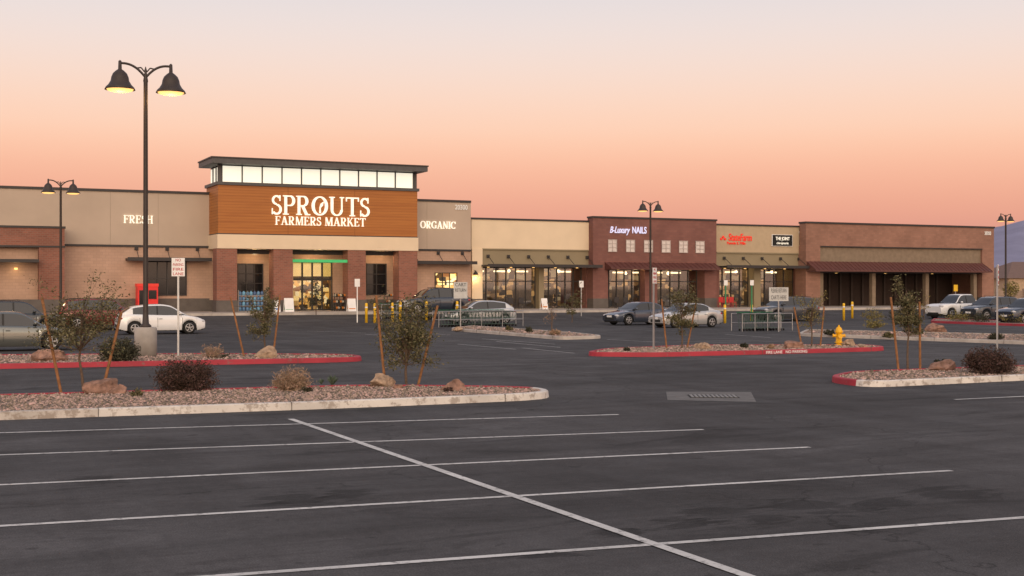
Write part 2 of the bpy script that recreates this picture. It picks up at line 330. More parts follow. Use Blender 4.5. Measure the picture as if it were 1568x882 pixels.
mb=MB(); mb.add([(a,b,.006) for a,b,_ in p][::1],[(3,2,1,0)],0)
ctr=gp(1092,607.5); ang=math.atan2(p[1][1]-p[0][1],p[1][0]-p[0][0])
R_=Matrix.Rotation(ang,4,'Z')
mb.obox((ctr[0],ctr[1],.008),(1.05,.72,.012),ang,1)
for i in range(11):
    q=R_@Vector((-.46+i*.092,0,0)); mb.obox((ctr[0]+q.x,ctr[1]+q.y,.016),(.055,.66,.012),ang,2)
mb.obj('storm_drain_grate',[pmat('drain_concrete',(.115,.11,.105),var=.25,scale=3),black,pmat('cast_iron',(.20,.195,.19),rough=.6)])

# ---------------------------------------------------------------- islands
def fillet(pts,r,n=6):
    out=[]; N=len(pts)
    for i in range(N):
        a,b,c=[Vector(pts[(i+k)%N]) for k in (-1,0,1)]
        d1=(a-b);d2=(c-b); r1=min(r,d1.length*.48); r2=min(r,d2.length*.48)
        p=b+d1.normalized()*r1; q=b+d2.normalized()*r2
        for k in range(n+1):
            t=k/n; out.append(tuple(p*(1-t)**2+b*2*t*(1-t)+q*t*t))
    return out
def inset(poly,d):
    N=len(poly); out=[]
    for i in range(N):
        a,b,c=[Vector(poly[(i+k)%N]) for k in (-1,0,1)]
        n1=(b-a).normalized(); n2=(c-b).normalized(); m=(Vector((-n1.y,n1.x))+Vector((-n2.y,n2.x))).normalized(); out.append(tuple(b+m*d))
    return out
def inpoly(x,y,P):
    r=False; j=len(P)-1
    for i in range(len(P)):
        if (P[i][1]>y)!=(P[j][1]>y) and x<(P[j][0]-P[i][0])*(y-P[i][1])/(P[j][1]-P[i][1])+P[i][0]: r=not r
        j=i
    return r
def island(name,px,rad,colf,stones=0,h=.15,ssz=.03,xlim=None):
    P=[gp(a,b,h)[:2] for a,b in px]
    ar=sum(P[i][0]*P[(i+1)%len(P)][1]-P[(i+1)%len(P)][0]*P[i][1] for i in range(len(P)))
    if ar<0: P=P[::-1]
    P=fillet(P,rad)
    Q=[]
    for i in range(len(P)):
        a=Vector(P[i]);b=Vector(P[(i+1)%len(P)]); L=(b-a).length
        if L<.004: continue
        k=max(1,int(L/3)); Q+= [tuple(a+(b-a)*j/k) for j in range(k)]
    P=Q; O=inset(P,-.015); T=P; I=inset(P,.15); N=len(P); mb=MB(); T2=inset(P,.02)
    for i in range(N):
        j=(i+1)%N; mx=((P[i][0]+P[j][0])/2,(P[i][1]+P[j][1])/2); d=Vector(P[j])-Vector(P[i]); nrm=(d.y,-d.x)
        m=colf(mx,nrm)
        mb.add([(*O[i],0),(*O[j],0),(*T[j],h-.02),(*T[i],h-.02)],[(0,1,2,3)],m,False)
        mb.add([(*T[i],h-.02),(*T[j],h-.02),(*T2[j],h),(*T2[i],h)],[(0,1,2,3)],m)
        mb.add([(*T2[i],h),(*T2[j],h),(*I[j],h),(*I[i],h)],[(0,1,2,3)],m)
        mb.add([(*I[i],h),(*I[j],h),(*I[j],h-.05),(*I[i],h-.05)],[(0,1,2,3)],m)
        if d.length>1.5:
            mb.obox((O[j][0]*.5+I[j][0]*.5,O[j][1]*.5+I[j][1]*.5,h/2+.0015),(.012,.172,h),math.atan2(d.y,d.x),4)
    mb.add([(*q,h-.03) for q in I],[tuple(range(N))],0)
    mb.obj(name,[grav,kw,kr,kc,wains,kw2],origin=(P[0][0],P[0][1],0))
    if stones:
        g=MB(); xs=[q[0] for q in I];ys=[q[1] for q in I]; x0,x1=(min(xs),max(xs)) if not xlim else (max(min(xs),xlim[0]),min(max(xs),xlim[1])); c=0;tries=0
        while c<stones and tries<stones*6:
            tries+=1; x=random.uniform(x0,x1);y=random.uniform(min(ys),max(ys))
            if not inpoly(x,y,I): continue
            c+=1; s=ssz*random.uniform(.4,1.3)*(1.8 if random.random()<.03 else 1); a=random.random()*6; z=h-.025
            v=[]
            for k in range(5): r=s*random.uniform(.7,1.2); v.append((x+r*cos(a+k*1.256),y+r*sin(a+k*1.256),z+s*random.uniform(-.1,.4)))
            v.append((x+random.uniform(-.3,.3)*s,y+random.uniform(-.3,.3)*s,z+s*random.uniform(.6,1.1)))
            g.add(v,[(k,(k+1)%5,5) for k in range(5)])
        g.obj('gravel_stones',[gstone],origin=(P[0][0],P[0][1],0))
    return P
hsh=lambda m:(int(m[0]/3.1)*7919)%5
island('landscape_island',[(-300,640),(540,613),(852,600.5),(822,591),(560,588),(-300,611)],1.2,lambda m,n:(2 if n[1]>0 and abs(n[1])>abs(n[0])*.4 else (5 if hsh(m)==0 else 1)),12000,xlim=(-3,20))
island('landscape_island',[(-300,562),(0,557),(500,548),(562,546),(535,541.5),(300,540.5),(-300,544)],.9,lambda m,n:2,5000,ssz=.04)
PC=island('landscape_island',[(894,539),(1000,540),(1200,535.5),(1362,531),(1330,527),(1060,527.5),(925,533)],.9,lambda m,n:2,4000,ssz=.04)
xc=gp(1332,584,.15)[0]
island('landscape_island',[(1266,576),(1300,568),(1450,562.5),(1900,548),(1900,561),(1568,573.5),(1330,584)],.8,lambda m,n:(2 if (m[0]<xc or n[1]>0) else (5 if hsh(m)==0 else 1)),5000,ssz=.035)
island('landscape_island',[(688,502),(860,515.5),(926,513.5),(880,508.5),(722,498)],.9,lambda m,n:3,800,ssz=.05)
island('landscape_island',[(1222,510),(1568,522),(1900,534),(1900,519),(1568,511.5),(1235,504)],.9,lambda m,n:3,1500,ssz=.05)
island('landscape_island',[(1425,491),(1568,496),(1900,503),(1900,497),(1568,491),(1430,487)],.9,lambda m,n:2,0)
a=Vector(gp(1150,536.9,.15)[:2]); b=Vector(gp(1260,533.8,.15)[:2]); an=math.atan2((b-a).y,(b-a).x)
tp=gp(1204,538.6,.085); nn=Vector((sin(an),-cos(an)))*.03
text('FIRE LANE   NO PARKING','kerb_lettering',tp[0]+nn.x,tp[1]+nn.y,.078,1.85,.1,white,rot=an,ext=.003,off=.01)
mb=MB(); ZW=.70
mb.box(-40,142,83.2,95,.2,ZW,0); mb.box(-40,142,83.05,83.2,.2,ZW+.004,1)
mb.obj('sidewalk',[walk,kc],origin=(0,0,0))

# ---------------------------------------------------------------- buildings
YT=87.4; YM=90.3; B0=ZW
def pane_window(mb,x0,x1,z0,z1,Y,nx,nz,fr=1,gl=2):
    mb.box(x0,x1,Y-.02,Y-.004,z0,z1,gl)
    t=.06
    for i in range(nx+1): x=x0+(x1-x0)*i/nx; mb.box(x-t/2,x+t/2,Y-.10,Y-.022,z0-t/2,z1+t/2,fr)
    for i in range(nz+1): z=z0+(z1-z0)*i/nz; mb.box(x0-t/2,x1+t/2,Y-.097,Y-.024,z-t/2+.001,z+t/2-.001,fr)
def lightpt(x,y,z,e,col=(1,.72,.4),r=.15,parent=None):
    l=bpy.data.lights.new('lamp_bulb','POINT'); l.energy=e; l.color=col; l.shadow_soft_size=r
    o=bpy.data.objects.new('lamp_bulb',l); o.location=(x,y,z); scn.collection.objects.link(o)
    if parent: attach(o,parent)
sm=empty('supermarket_building',(26,YT,0))
X0=fx(334,YT); X1=fx(639,YT); XR=fx(721,YM); XB=fx(99,88)
mb=MB()
xd0,xd1=fx(449,YM),fx(510,YM)
def wallL(mb,x0,x1):
    mb.box(x0,x1,YM,YM+25,5.3,9.0,0); mb.box(x0,x1,YM,YM+25,1.62,5.3,1); mb.box(x0,x1,YM-.05,YM+25,B0-.3,1.62,2)
    mb.box(x0,x1,YM-.10,YM,5.18,5.32,3); mb.box(x0,x1,YM-.08,YM+.4,8.95,9.12,3)
wallL(mb,XB-20,X0+.01); wallL(mb,X1-.01,XR)
for x in (XB+3.2,XB+6.4,X1+1.9): mb.box(x-.008,x+.008,YM-.006,YM,5.33,8.94,5)
mb.box(X0+.01,xd0,YM,YM+1,1.5,5.3,1); mb.box(X0+.01,xd0,YM-.05,YM+1,B0-.3,1.5,2)
mb.box(xd1,X1-.01,YM,YM+1,1.5,5.3,1); mb.box(xd1,X1-.01,YM-.05,YM+1,B0-.3,1.5,2); mb.box(xd0,xd1,YM,YM+1,4.3,5.3,1)
mb.box(X0+.01,X1-.01,YM+12,YM+25,0,9.0,0); mb.box(X0,X1,YM+.8,YM+25,8.3,8.5,4)
mb.obj('walls',[taupe,pinkblk,wains,dark,roofw,pmat('stucco_joint',(.25,.2,.15))],sm)
mb=MB(); mb.box(xd0-6,xd1+6,YM+7,YM+7.1,B0,4.6,0); mb.box(xd0-6,xd1+6,YM+1,YM+7,4.6,4.7,2); mb.box(xd0-6,xd1+6,YM+1,YM+7,B0,B0+.01,1)
for i in range(4):
    x=xd0-1+i*1.5; mb.box(x,x+.9,YM+2.5+i%2,YM+3.2+i%2,B0+.01,B0+1.4,0)
for i in range(5): mb.box(xd0-3+i*2,xd0-2.6+i*2,YM+1.6,YM+6,4.5,4.58,3)
mb.obj('shop_interior',[shelf,walk,cream,warmsoft],sm)
mb=MB(); mb.box(xd0,xd1,YM+.3,YM+.31,B0,4.28,1)
for i in range(5):
    x=xd0+(xd1-xd0)*i/4; mb.box(x-.05,x+.05,YM+.2,YM+.38,B0,4.29,0)
for z in (B0+.05,3.15,4.25): mb.box(xd0,xd1,YM+.21,YM+.37,z-.05,z+.05,0)
mb.box(xd0+.06,xd1-.06,YM+.14,YM+.2,2.9,3.09,0)
mb.box(xd0+.06,xd1-.06,YM+.4,YM+.44,3.22,4.2,2)
mb.obj('entrance_doors',[dark,glassd,pmat('lit_transom',(.8,.6,.2),emit=(1,.66,.2),es=.85,var=.3,scale=1.5)],sm)
mb=MB()
mb.box(X0,X1,YT,91.2,6.05,9.45,0)
mb.box(X0-.06,X1+.06,YT-.06,91.2,5.08,6.05,1)
mb.box(X0-.03,X1+.03,YT-.03,91.2,6.05,6.12,2)
for k in range(1,17):
    z=6.12+k*.2; mb.box(X0-.004,X1+.004,YT-.004,91.1,z-.006,z+.006,5)
for x in (X0+4.9,X0+9.8): mb.box(x-.012,x+.012,YT-.0055,YT,6.13,9.44,5)
mb.box(X0-.12,X1+.12,YT-.12,91.3,9.45,9.66,3)
mb.box(X0+.25,X1-.25,YT+.25,91,9.66,10.85,2)
n=10; xa,xb=fx(340,YT)+.02,fx(634,YT)
for i in range(n):
    a=xa+(xb-xa)*i/n; b=xa+(xb-xa)*(i+1)/n; mb.box(a+.04,b-.04,YT+.2,YT+.245,9.68,10.78,4)
for i in range(n+1):
    a=xa+(xb-xa)*i/n; mb.box(a-.04,a+.04,YT+.1,YT+.25,9.66,10.85,3)
mb.box(X0+.02,xa-.04,YT+.05,YT+.3,9.66,10.85,3); mb.box(xb+.04,X1-.02,YT+.05,YT+.3,9.66,10.85,3)
for i in range(3):
    a=YT+.45+i*1.0; mb.box(X0+.2,X0+.245,a,a+.9,9.72,10.74,4); mb.box(X0+.12,X0+.25,a-.08,a-.01,9.66,10.85,3)
mb.box(X0-.62,X1+.45,YT-.95,90.9,10.85,11.2,3); mb.box(X0-.68,X1+.51,YT-1.01,90.96,11.2,11.29,2)
mb.obj('entrance_tower',[wood,cream,dark,capm,clere,pmat('siding_groove',(.17,.055,.012))],sm)
mb=MB()
for a,b in ((332,363),(419,448),(533,560),(611,639)):
    xa,xb=fx(a,YT),fx(b,YT); mb.box(xa,xb,YT,YT+1.25,1.5,5.08,0); mb.box(xa-.05,xb+.05,YT-.05,YT+1.3,B0-.1,1.5,1)
mb.obj('brick_piers',[brick,wains],sm)
mb=MB()
for a,b,c,d,nx in ((364,404,402,449,3),(561,404,591,451,2)):
    pane_window(mb,fx(a,YM),fx(c,YM),fz(a,d,YM),fz(a,b,YM),YM,nx,3,0,1)
pane_window(mb,fx(226,YM),fx(285,YM),fz(256,452,YM),fz(256,401,YM),YM,4,2,0,1)
pane_window(mb,fx(666,YM),fx(699,YM),fz(680,447,YM),fz(680,418,YM),YM,3,2,0,2)
mb.obj('windows',[dark,darkglass,shelf],sm)
mb=MB()
mb.box(fx(448,YT+.2),fx(534,YT+.2),YT+.15,YT+.3,4.17,4.38,1)
mb.box(fx(363,YT+1),fx(611,YT+1),YT+1.25,YT+1.4,4.75,5.07,0)
def canopy(mb,x0,x1,Y,z,dep=1.3,nb=4,m=0):
    mb.box(x0,x1,Y-dep,Y-.003,z,z+.14,m); mb.box(x0-.03,x1+.03,Y-dep-.06,Y-dep,z-.04,z+.2,m)
    for i in range(nb):
        x=x0+(x1-x0)*(i+.35)/(nb-.3); mb.tube((x,Y-dep+.1,z+.1),(x,Y-.05,z+.85),.025,.025,6,m)
        mb.box(x-.12,x+.12,Y-.08,Y-.003,z+.7,z+.95,m)
canopy(mb,fx(196,YM-1.2),X0-.1,YM,4.25,1.2,3); canopy(mb,X1+.1,fx(730,YM-1.2),YM,4.2,1.2,3)
mb.obj('canopies',[dark,pmat('green_light_strip',(.05,.35,.12),emit=(.1,.7,.22),es=.28)],sm)
mb=MB(); mb.box(XB-24,XB,88,YM-.1,5.05,fz(99,350,88),0); mb.box(XB-24,XB,88.0,YM-.1,B0-.2,1.6,2); mb.box(XB-1.6,XB,88,YM-.1,1.6,5.05,0)
mb.box(XB-24,XB-1.6,88.6,YM-.1,1.6,5.05,1); mb.box(XB-24,XB+.06,87.93,YM-.1,fz(99,350,88),fz(99,350,88)+.14,3)
mb.box(XB-24,XB+.04,87.95,YM-.15,5.0,5.12,3)
mb.box(XB-24,XB-1.7,86.6,88.6,4.0,4.2,3)
mb.box(XB-3.05,XB-2.85,88.5,88.6,3.55,3.67,4)
mb.obj('side_entrance_block',[brick,pinkblk,wains,dark,warmlight],sm)
lightpt(XB-3,88.1,3.5,8,parent=sm)
serif('SPROUTS','sign_letters_upper',fx(415,YT),fx(567,YT),7.5,8.85,YT,sm,whitelit,True)
serif('FARMERS MARKET','sign_letters_lower',fx(421,YT),fx(560,YT),6.78,7.38,YT,sm,whitelit)
serif('FRESH','sign_letters_side',fx(189,YM),fx(235,YM),fz(212,342,YM),fz(212,330,YM),YM,sm,whitelit)
serif('ORGANIC','sign_letters_side',fx(643,YM),fx(698,YM),fz(670,350,YM),fz(670,339,YM),YM,sm,whitelit)
text('20300','address_numbers',fx(706,YM),YM-.04,fz(706,318,YM),1.05,.38,white,sm,off=.02)
for q in (390,485,585): lightpt(fx(q,89),89,4.7,50,parent=sm)
mb=MB(); 
for q in (380,470,505,585): mb.lathe((fx(q,89),88.8,5.02),[(.001,0),(.14,0),(.14,.05)],12,0)
mb.obj('soffit_downlights',[warmlight],sm)

def shop_shell(name,px0,px1,Y):
    e=empty(name,((fx(px0,Y)+fx(px1,Y))/2,Y,0)); return e,fx(px0,Y),fx(px1,Y)
furn=pmat('display_furniture',(.2,.15,.11))
def interior(e,x0,x1,Y,zt,seed):
    random.seed(seed); mb=MB(); mb.box(x0,x1,Y+5,Y+5.1,B0,zt,0); mb.box(x0,x1,Y+1.4,Y+5,zt,zt+.1,1); mb.box(x0,x1,Y+1.4,Y+5,B0,B0+.012,2)
    k=int((x1-x0)/1.8)
    for i in range(k):
        x=x0+(i+.5)*(x1-x0)/k
        if random.random()<.8: mb.box(x-.5,x+.5,Y+3.0,Y+3.3,zt-.35,zt-.22,3)
        if random.random()<.7: h=random.uniform(.8,1.9); mb.box(x-.7,x+.4,Y+2.2,Y+3+random.random(),B0+.012,B0+h,4)
    mb.obj('shop_interior',[shelfdim,cream,walk,warmsoft,furn],e)
def storefront(mb,x0,x1,z0,z1,Y,n,fr,gl):
    mb.box(x0,x1,Y,Y+.01,z0+.02,z1,gl)
    for i in range(n+1): x=x0+(x1-x0)*i/n; mb.box(x-.035,x+.035,Y-.07,Y+.07,z0,z1,fr)
    for z in (z0+.1,z0+2.2,z1-.05): mb.box(x0,x1,Y-.065,Y+.065,z-.04,z+.04,fr)
def shell(mb,x0,x1,Y,top,zs):
    mb.box(x0,x1,Y,Y+.9,zs,top,0); mb.box(x0,x1,Y+.9,Y+25,top-.8,top-.6,1); mb.box(x0,x1,Y+7.2,Y+25,0,top-.8,0); mb.box(x0-.05,x1+.05,Y-.08,Y+.95,top,top+.14,2)
    mb.box(x0+.002,x0+.2,Y+1.2,Y+7.2,B0,top-.8,0); mb.box(x1-.2,x1-.002,Y+1.2,Y+7.2,B0,top-.8,0)
def added_downlights(e,x0,x1,Y,z,n):  # discs and bulbs added under the shop canopies to brighten dark storefronts
    mb=MB()
    for i in range(n): mb.lathe((x0+(x1-x0)*(i+.5)/n,Y,z),[(.001,-.05),(.10,-.05),(.10,0)],10,0)
    mb.obj('soffit_downlights',[warmlight],e); lightpt((x0*.7+x1*.3),Y,z-.3,14,parent=e); lightpt((x0*.25+x1*.75),Y,z-.3,14,parent=e)
# cream shop
e,xa,xb=shop_shell('retail_shop_building',722,909,91); Y=91
mb=MB(); shell(mb,xa,xb,Y,7.72,5.42)
xp=fx(738,Y); mb.box(xa,xp,Y-.12,Y+1.3,1.5,5.42,0); mb.box(xa,xp,Y-.16,Y+1.35,B0-.1,1.5,3)
mb.box(xp,xb,Y+.06,Y+.9,4.05,5.42,4); mb.box(xp,xb,Y-.05,Y+.5,5.36,5.46,4)
xm=fx(833,Y)
mb.box(xm-.2,xm+.25,Y+.5,Y+1.25,B0,4.05,4)
mb.box(xb-.5,xb,Y+.3,Y+1.25,B0,4.05,5)
mb.obj('walls',[cream,roofw,dark,wains,olive,brick2],e)
mb=MB(); storefront(mb,xp,xm-.2,B0,4.03,Y+1.2,6,0,1); storefront(mb,xm+.25,xb-.5,B0,4.03,Y+1.2,5,0,1); canopy(mb,xp-.1,xb,Y,4.02,1.4,6)
mb.obj('storefront_windows',[dark,glassd],e); interior(e,xp,xb,Y,4.0,3); added_downlights(e,xp,xb,Y+1.0,4.03,5)
mb=MB(); q=fx(726,Y); mb.lathe((q,Y-.3,fz(726,421,Y)),[(.02,.35),(.18,.1),(.2,0)],12,0); mb.lathe((q,Y-.3,fz(726,421,Y)-.01),[(.001,0),(.17,0),(.17,-.05),(.001,-.05)],12,1); mb.tube((q,Y-.3,fz(726,421,Y)+.3),(q,Y-.1,fz(726,421,Y)+.35),.03,.03,6,0)
mb.obj('wall_lamp',[dark,warmlight],e); lightpt(q,Y-.45,fz(726,421,Y)-.25,20,(1,.7,.3),.1,e)
# nail salon
e,xa,xb=shop_shell('nail_salon_building',908,1097,YM); Y=YM
mb=MB(); shell(mb,xa,xb,Y,8.05,4.3)
x1_,x2_=fx(931,Y),fx(1079,Y)
mb.box(xa,x1_,Y,Y+1.4,1.5,4.3,0); mb.box(x2_,xb,Y,Y+1.4,1.5,4.3,0); mb.box(xa,x1_,Y-.05,Y+1.4,B0-.1,1.5,3); mb.box(x2_,xb,Y-.05,Y+1.4,B0-.1,1.5,3)
mb.obj('walls',[brick2,roofw,dark,wains],e)
mb=MB()
for q in (937.5,965,992.5,1019.5,1046,1071.5):
    a,b=fx(q-6.5,Y),fx(q+6.5,Y); mb.box(a,b,Y-.03,Y-.003,5.32,6.3,0)
    for z in (5.32,5.65,5.97,6.3): mb.box(a-.03,b+.03,Y-.07,Y-.032,z-.02,z+.02,1)
    for x in (a,(a+b)/2,b): mb.box(x-.02,x+.02,Y-.068,Y-.033,5.33,6.29,1)
mb.obj('upper_windows',[pmat('frosted_window',(.62,.56,.53),rough=.3),pmat('mullion_tan',(.42,.36,.33))],e)
def awning(mb,x0,x1,Y,z0,z1,dep,m=0):
    P=[(Y-.003,z1),(Y-dep,z0+.12),(Y-dep,z0),(Y-.003,z0)]
    vs=[(x0,a,b) for a,b in P]+[(x1,a,b) for a,b in P]; mb.add(vs,[(0,1,2,3),(7,6,5,4),(0,4,5,1),(1,5,6,2),(2,6,7,3)],m)
    n=int((x1-x0)/.45)
    for i in range(n+1):
        x=x0+(x1-x0)*i/n; mb.add([(x-.02,Y-.01,z1+.03),(x+.02,Y-.01,z1+.03),(x+.02,Y-dep-.02,z0+.16),(x-.02,Y-dep-.02,z0+.16),(x-.02,Y-.01,z1-.02),(x+.02,Y-.01,z1-.02),(x+.02,Y-dep-.02,z0+.05),(x-.02,Y-dep-.02,z0+.05)],[(0,3,2,1),(0,4,7,3),(1,2,6,5),(3,7,6,2)],m)
mb=MB(); awning(mb,fx(926,Y),fx(1093,Y),Y,3.85,4.45,1.1); mb.obj('awning',[redmetal],e)
mb=MB(); xm=fx(1000,Y); storefront(mb,x1_,xm-.6,B0,3.9,Y+1.2,5,0,1); mb.box(xm-.6,xm+.6,Y+.3,Y+1.3,B0,4.2,2); storefront(mb,xm+.6,x2_,B0,3.9,Y+1.2,5,0,1); mb.box(x1_,x2_,Y+.7,Y+1.25,3.9,4.3,2)
mb.obj('storefront_windows',[dark,glassd,brick2],e); interior(e,x1_,x2_,Y,3.95,9); added_downlights(e,x1_,x2_,Y+.4,3.9,4)
bl=pmat('blue_white_letters',(.5,.5,.7),emit=(.75,.75,1),es=.6)
text('B-Luxury','sign_script',fx(948,Y),Y-.05,fz(948,352.5,Y),1.9,.7,bl,e,shear=.35,off=.012); text('NAILS','sign_letters',fx(978.5,Y),Y-.05,fz(978,353,Y),1.35,.56,bl,e,off=.012)
# insurance office / clinic
e,xa,xb=shop_shell('insurance_office_building',1097,1234,91); Y=91
mb=MB(); shell(mb,xa,xb,Y,7.74,5.4); mb.box(xa,xb,Y+.06,Y+.9,4.1,5.4,3); mb.box(xa,xb,Y-.05,Y+.4,5.34,5.46,3)
xm=fx(1163,Y); mb.box(xm-.35,xm+.35,Y+.3,Y+1.3,B0,4.1,3)
mb.box(xa,xa+.5,Y+.3,Y+1.25,B0,4.1,4); mb.box(xb-.5,xb,Y+.3,Y+1.25,B0,4.1,4)
mb.obj('walls',[pmat('tan_stucco',(.45,.345,.225),var=.05),roofw,dark,olive,brick2],e)
mb=MB(); storefront(mb,xa+.5,xm-.35,B0,4.08,Y+1.2,4,0,1); storefront(mb,xm+.35,xb-.5,B0,4.08,Y+1.2,4,0,1); canopy(mb,xa+.1,xb-.1,Y,4.1,1.4,5)
mb.obj('storefront_windows',[dark,glassd],e); interior(e,xa+.3,xb-.3,Y,4.05,21); added_downlights(e,xa+.5,xb-.5,Y+1.0,4.08,4)
rd=pmat('red_letters',(.6,.03,.02),emit=(1,.05,.02),es=.4)
text('StateFarm','sign_letters',fx(1133,Y),Y-.05,fz(1132,364,Y),2.4,.62,rd,e,shear=.1,off=.006); text('Pamela S. Mills','sign_letters_small',fx(1127,Y),Y-.05,fz(1127,372.5,Y),1.9,.22,rd,e)
mb=MB()
for i in range(3): mb.ell((fx(1107,Y)+.19*(i-1),Y-.05,fz(1107,365,Y)+.17*(i==1)-.05),(.13,.05,.11),10,0)
mb.obj('sign_emblem',[rd],e)
mb=MB(); mb.box(fx(1182,Y),fx(1212,Y),Y-.12,Y-.003,fz(1197,376.5,Y),fz(1197,360,Y),0); mb.box(fx(1181.3,Y),fx(1212.7,Y),Y-.10,Y-.006,fz(1197,377.2,Y),fz(1197,359.3,Y),1)
mb.obj('black_sign_panel',[black,white],e); text('THE JOINT','sign_letters',fx(1197,Y),Y-.14,fz(1197,365.7,Y),1.5,.38,whitelit,e,ext=.01,off=.008); text('chiropractic','sign_letters_small',fx(1197,Y),Y-.14,fz(1197,372.5,Y),1.3,.26,whitelit,e,ext=.01,off=.004)
# brick end building
e,xa,xb=shop_shell('brick_shop_building',1234,1522,90); Y=90
mb=MB(); zt=8.05; x1_,x2_=fx(1256,Y),fx(1504,Y)
mb.box(xa,xb,Y,Y+.9,6.06,zt,0); mb.box(xa,x1_,Y,Y+1.5,1.5,6.06,0); mb.box(x2_,xb,Y,Y+1.5,1.5,6.06,0); mb.box(xa-.04,x1_+.04,Y-.05,Y+1.55,B0-.1,1.5,3); mb.box(x2_-.04,xb+.04,Y-.05,Y+1.55,B0-.1,1.5,3)
mb.box(x1_,x2_,Y+.2,Y+.9,4.5,6.06,4); mb.box(x1_,x2_,Y+.25,Y+1,3.7,4.5,2)
mb.box(x1_,x2_,Y-.04,Y+.02,6.0,6.09,2)
mb.box(xa,xb,Y+.9,Y+25,7.2,7.4,1); mb.box(xa-.06,xb+.06,Y-.09,Y+.95,zt,zt+.16,2)
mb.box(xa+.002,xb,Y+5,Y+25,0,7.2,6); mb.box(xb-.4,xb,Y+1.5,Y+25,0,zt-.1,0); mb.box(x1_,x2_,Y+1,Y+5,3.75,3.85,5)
for k in range(4):
    x=x1_+(x2_-x1_)*(.33+.33*k) if k<2 else x1_+(x2_-x1_)*(.02+.95*(k-2)); mb.box(x-.2,x+.2,Y+.3,Y+.7,B0,3.75,4)
for k in range(14):
    x=x1_+1+(x2_-x1_-2)*k/13; mb.box(x-.1,x+.1,Y+4.8,Y+5,B0,3.75,5)
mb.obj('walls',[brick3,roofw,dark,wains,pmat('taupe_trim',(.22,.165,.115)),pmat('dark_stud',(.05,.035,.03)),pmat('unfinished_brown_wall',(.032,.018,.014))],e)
mb=MB(); awning(mb,fx(1246,Y-1),fx(1516,Y-1),Y,3.8,4.7,1.3); mb.obj('awning',[redmetal],e)
text('20350','address_numbers',fx(1512,Y),Y-.04,fz(1512,357.5,Y),.8,.34,white,e,off=.02)
mb=MB()
for f in (.2,.5,.8): mb.lathe((x1_+(x2_-x1_)*f,Y+2.5,3.74),[(.001,-.04),(.1,-.04),(.1,0)],10,0)
mb.obj('soffit_downlights',[warmlight],e)
lightpt(x1_+4,Y+2.5,3.4,8,parent=e)

# ---------------------------------------------------------------- street lamps
lampm=pmat('bronze_lamp_paint',(.04,.03,.026),rough=.5)
def street_lamp(px,d,top_py,sep,pedestal=0,zb=None,r=.085,rotz=0,energy=0):
    x,y=at(px,d); z=gz(y) if zb is None else zb; zt=H-(top_py-HZ)/F*d; mb=MB()
    L=zt-z; k=sep/1.6
    if pedestal: mb.lathe((0,0,0),[(.001,0),(.36,0),(.36,pedestal-.03),(.33,pedestal),(.001,pedestal)],24,1)
    mb.lathe((0,0,pedestal),[(.001,0),(r*2.2,0),(r*2.2,.05),(r*1.3,.12),(r,.5),(r*.8,L-pedestal-.5*k),(r*.95,L-pedestal-.45*k),(r*.5,L-pedestal-.2*k),(r*.5,L-pedestal-.1*k),(.01,L-pedestal+.02)],14,0)
    ca,sa=cos(rotz),sin(rotz)
    for s in (-1,1):
        pts=[]
        for t in range(15):
            t/=14; xx=s*sep/2*t; zz=L+k*(-.34+.42*(1-(1-min(1,t*1.15))**2.2))
            pts.append((xx*ca,xx*sa,zz))
        mb.path(pts,.038*k,8,0)
        mb.path([(s*.04*ca,s*.04*sa,L-.15*k),(s*.14*k*ca,s*.14*k*sa,L-.02*k),(s*.26*k*ca,s*.26*k*sa,L-.04*k)],.022*k,6,0)
        cx,cy=s*sep/2*ca,s*sep/2*sa; zz=L+.02*k
        mb.lathe((cx,cy,zz),[(.001,.16*k),(.05*k,.12*k),(.06*k,-.14*k),(.13*k,-.19*k),(.22*k,-.28*k),(.27*k,-.40*k),(.29*k,-.52*k),(.36*k,-.64*k),(.44*k,-.72*k),(.48*k,-.80*k),(.46*k,-.80*k),(.30*k,-.66*k)],22,0)
        mb.lathe((cx,cy,zz-.76*k),[(.43*k,.01),(.40*k,-.06*k),(.26*k,-.10*k),(.001,-.12*k)],18,2)
    o=mb.obj('street_lamp',[lampm,conc,warmlight],loc=(x,y,z))
    if energy:
        for s in (-1,1): lightpt(x+s*sep/2*ca,y+s*sep/2*sa,z+L-1.1*k,energy,(1,.55,.2),.15,o)
street_lamp(223,F*2.2/(544-HZ),103,1.62,.95,.12,energy=40)
street_lamp(93,78,278,1.45); street_lamp(996,92,310,1.3); street_lamp(1540,105,329,1.1)

# ---------------------------------------------------------------- signs & posts
def sign_post(name,px,base_py,sx0,sy0,sx1,sy1,rot=0,board=white,txt=None,tcol=None,island=True,w=None,postm=steel,pr=.03,zb=None):
    z=.12 if island else 0
    if zb is not None:
        x,y=at(px,zb); z=gz(y) if y<83 else ZW; d=zb
    else:
        d=F*(H-z)/(base_py-HZ); x,y=at(px,d)
    hw=(sx1-sx0)/F*d/2 if w is None else w/2; z0=H-(sy1-HZ)/F*d; z1=H-(sy0-HZ)/F*d
    e=empty(name,(x,y,z),rot); mb=MB(); mb.box(-pr,pr,-pr,pr,0,z1-z-.02,0); mb.obj('post',[postm],loc=(0,0,0)).parent=e
    mb=MB(); mb.box(-hw,hw,-pr-.012,-pr-.002,z0-z,z1-z,0); mb.obj('board',[board],loc=(0,0,0)).parent=e
    if txt:
        rdm=tcol or pmat('sign_red',(.45,.02,.03)); n=len(txt)
        for i,t in enumerate(txt):
            if not t: continue
            h=(z1-z0)/n; o=text(t,'sign_text',0,-pr-.014,z1-z-h*(i+.5),hw*1.6 if len(t)>3 else hw*.8,h*.6,rdm,ext=.001,off=.01); o.parent=e
    return e
sign_post('no_parking_sign',273,545,263.5,395,283,423,-TH*.6,txt=['NO','PARKING','FIRE','LANE'])
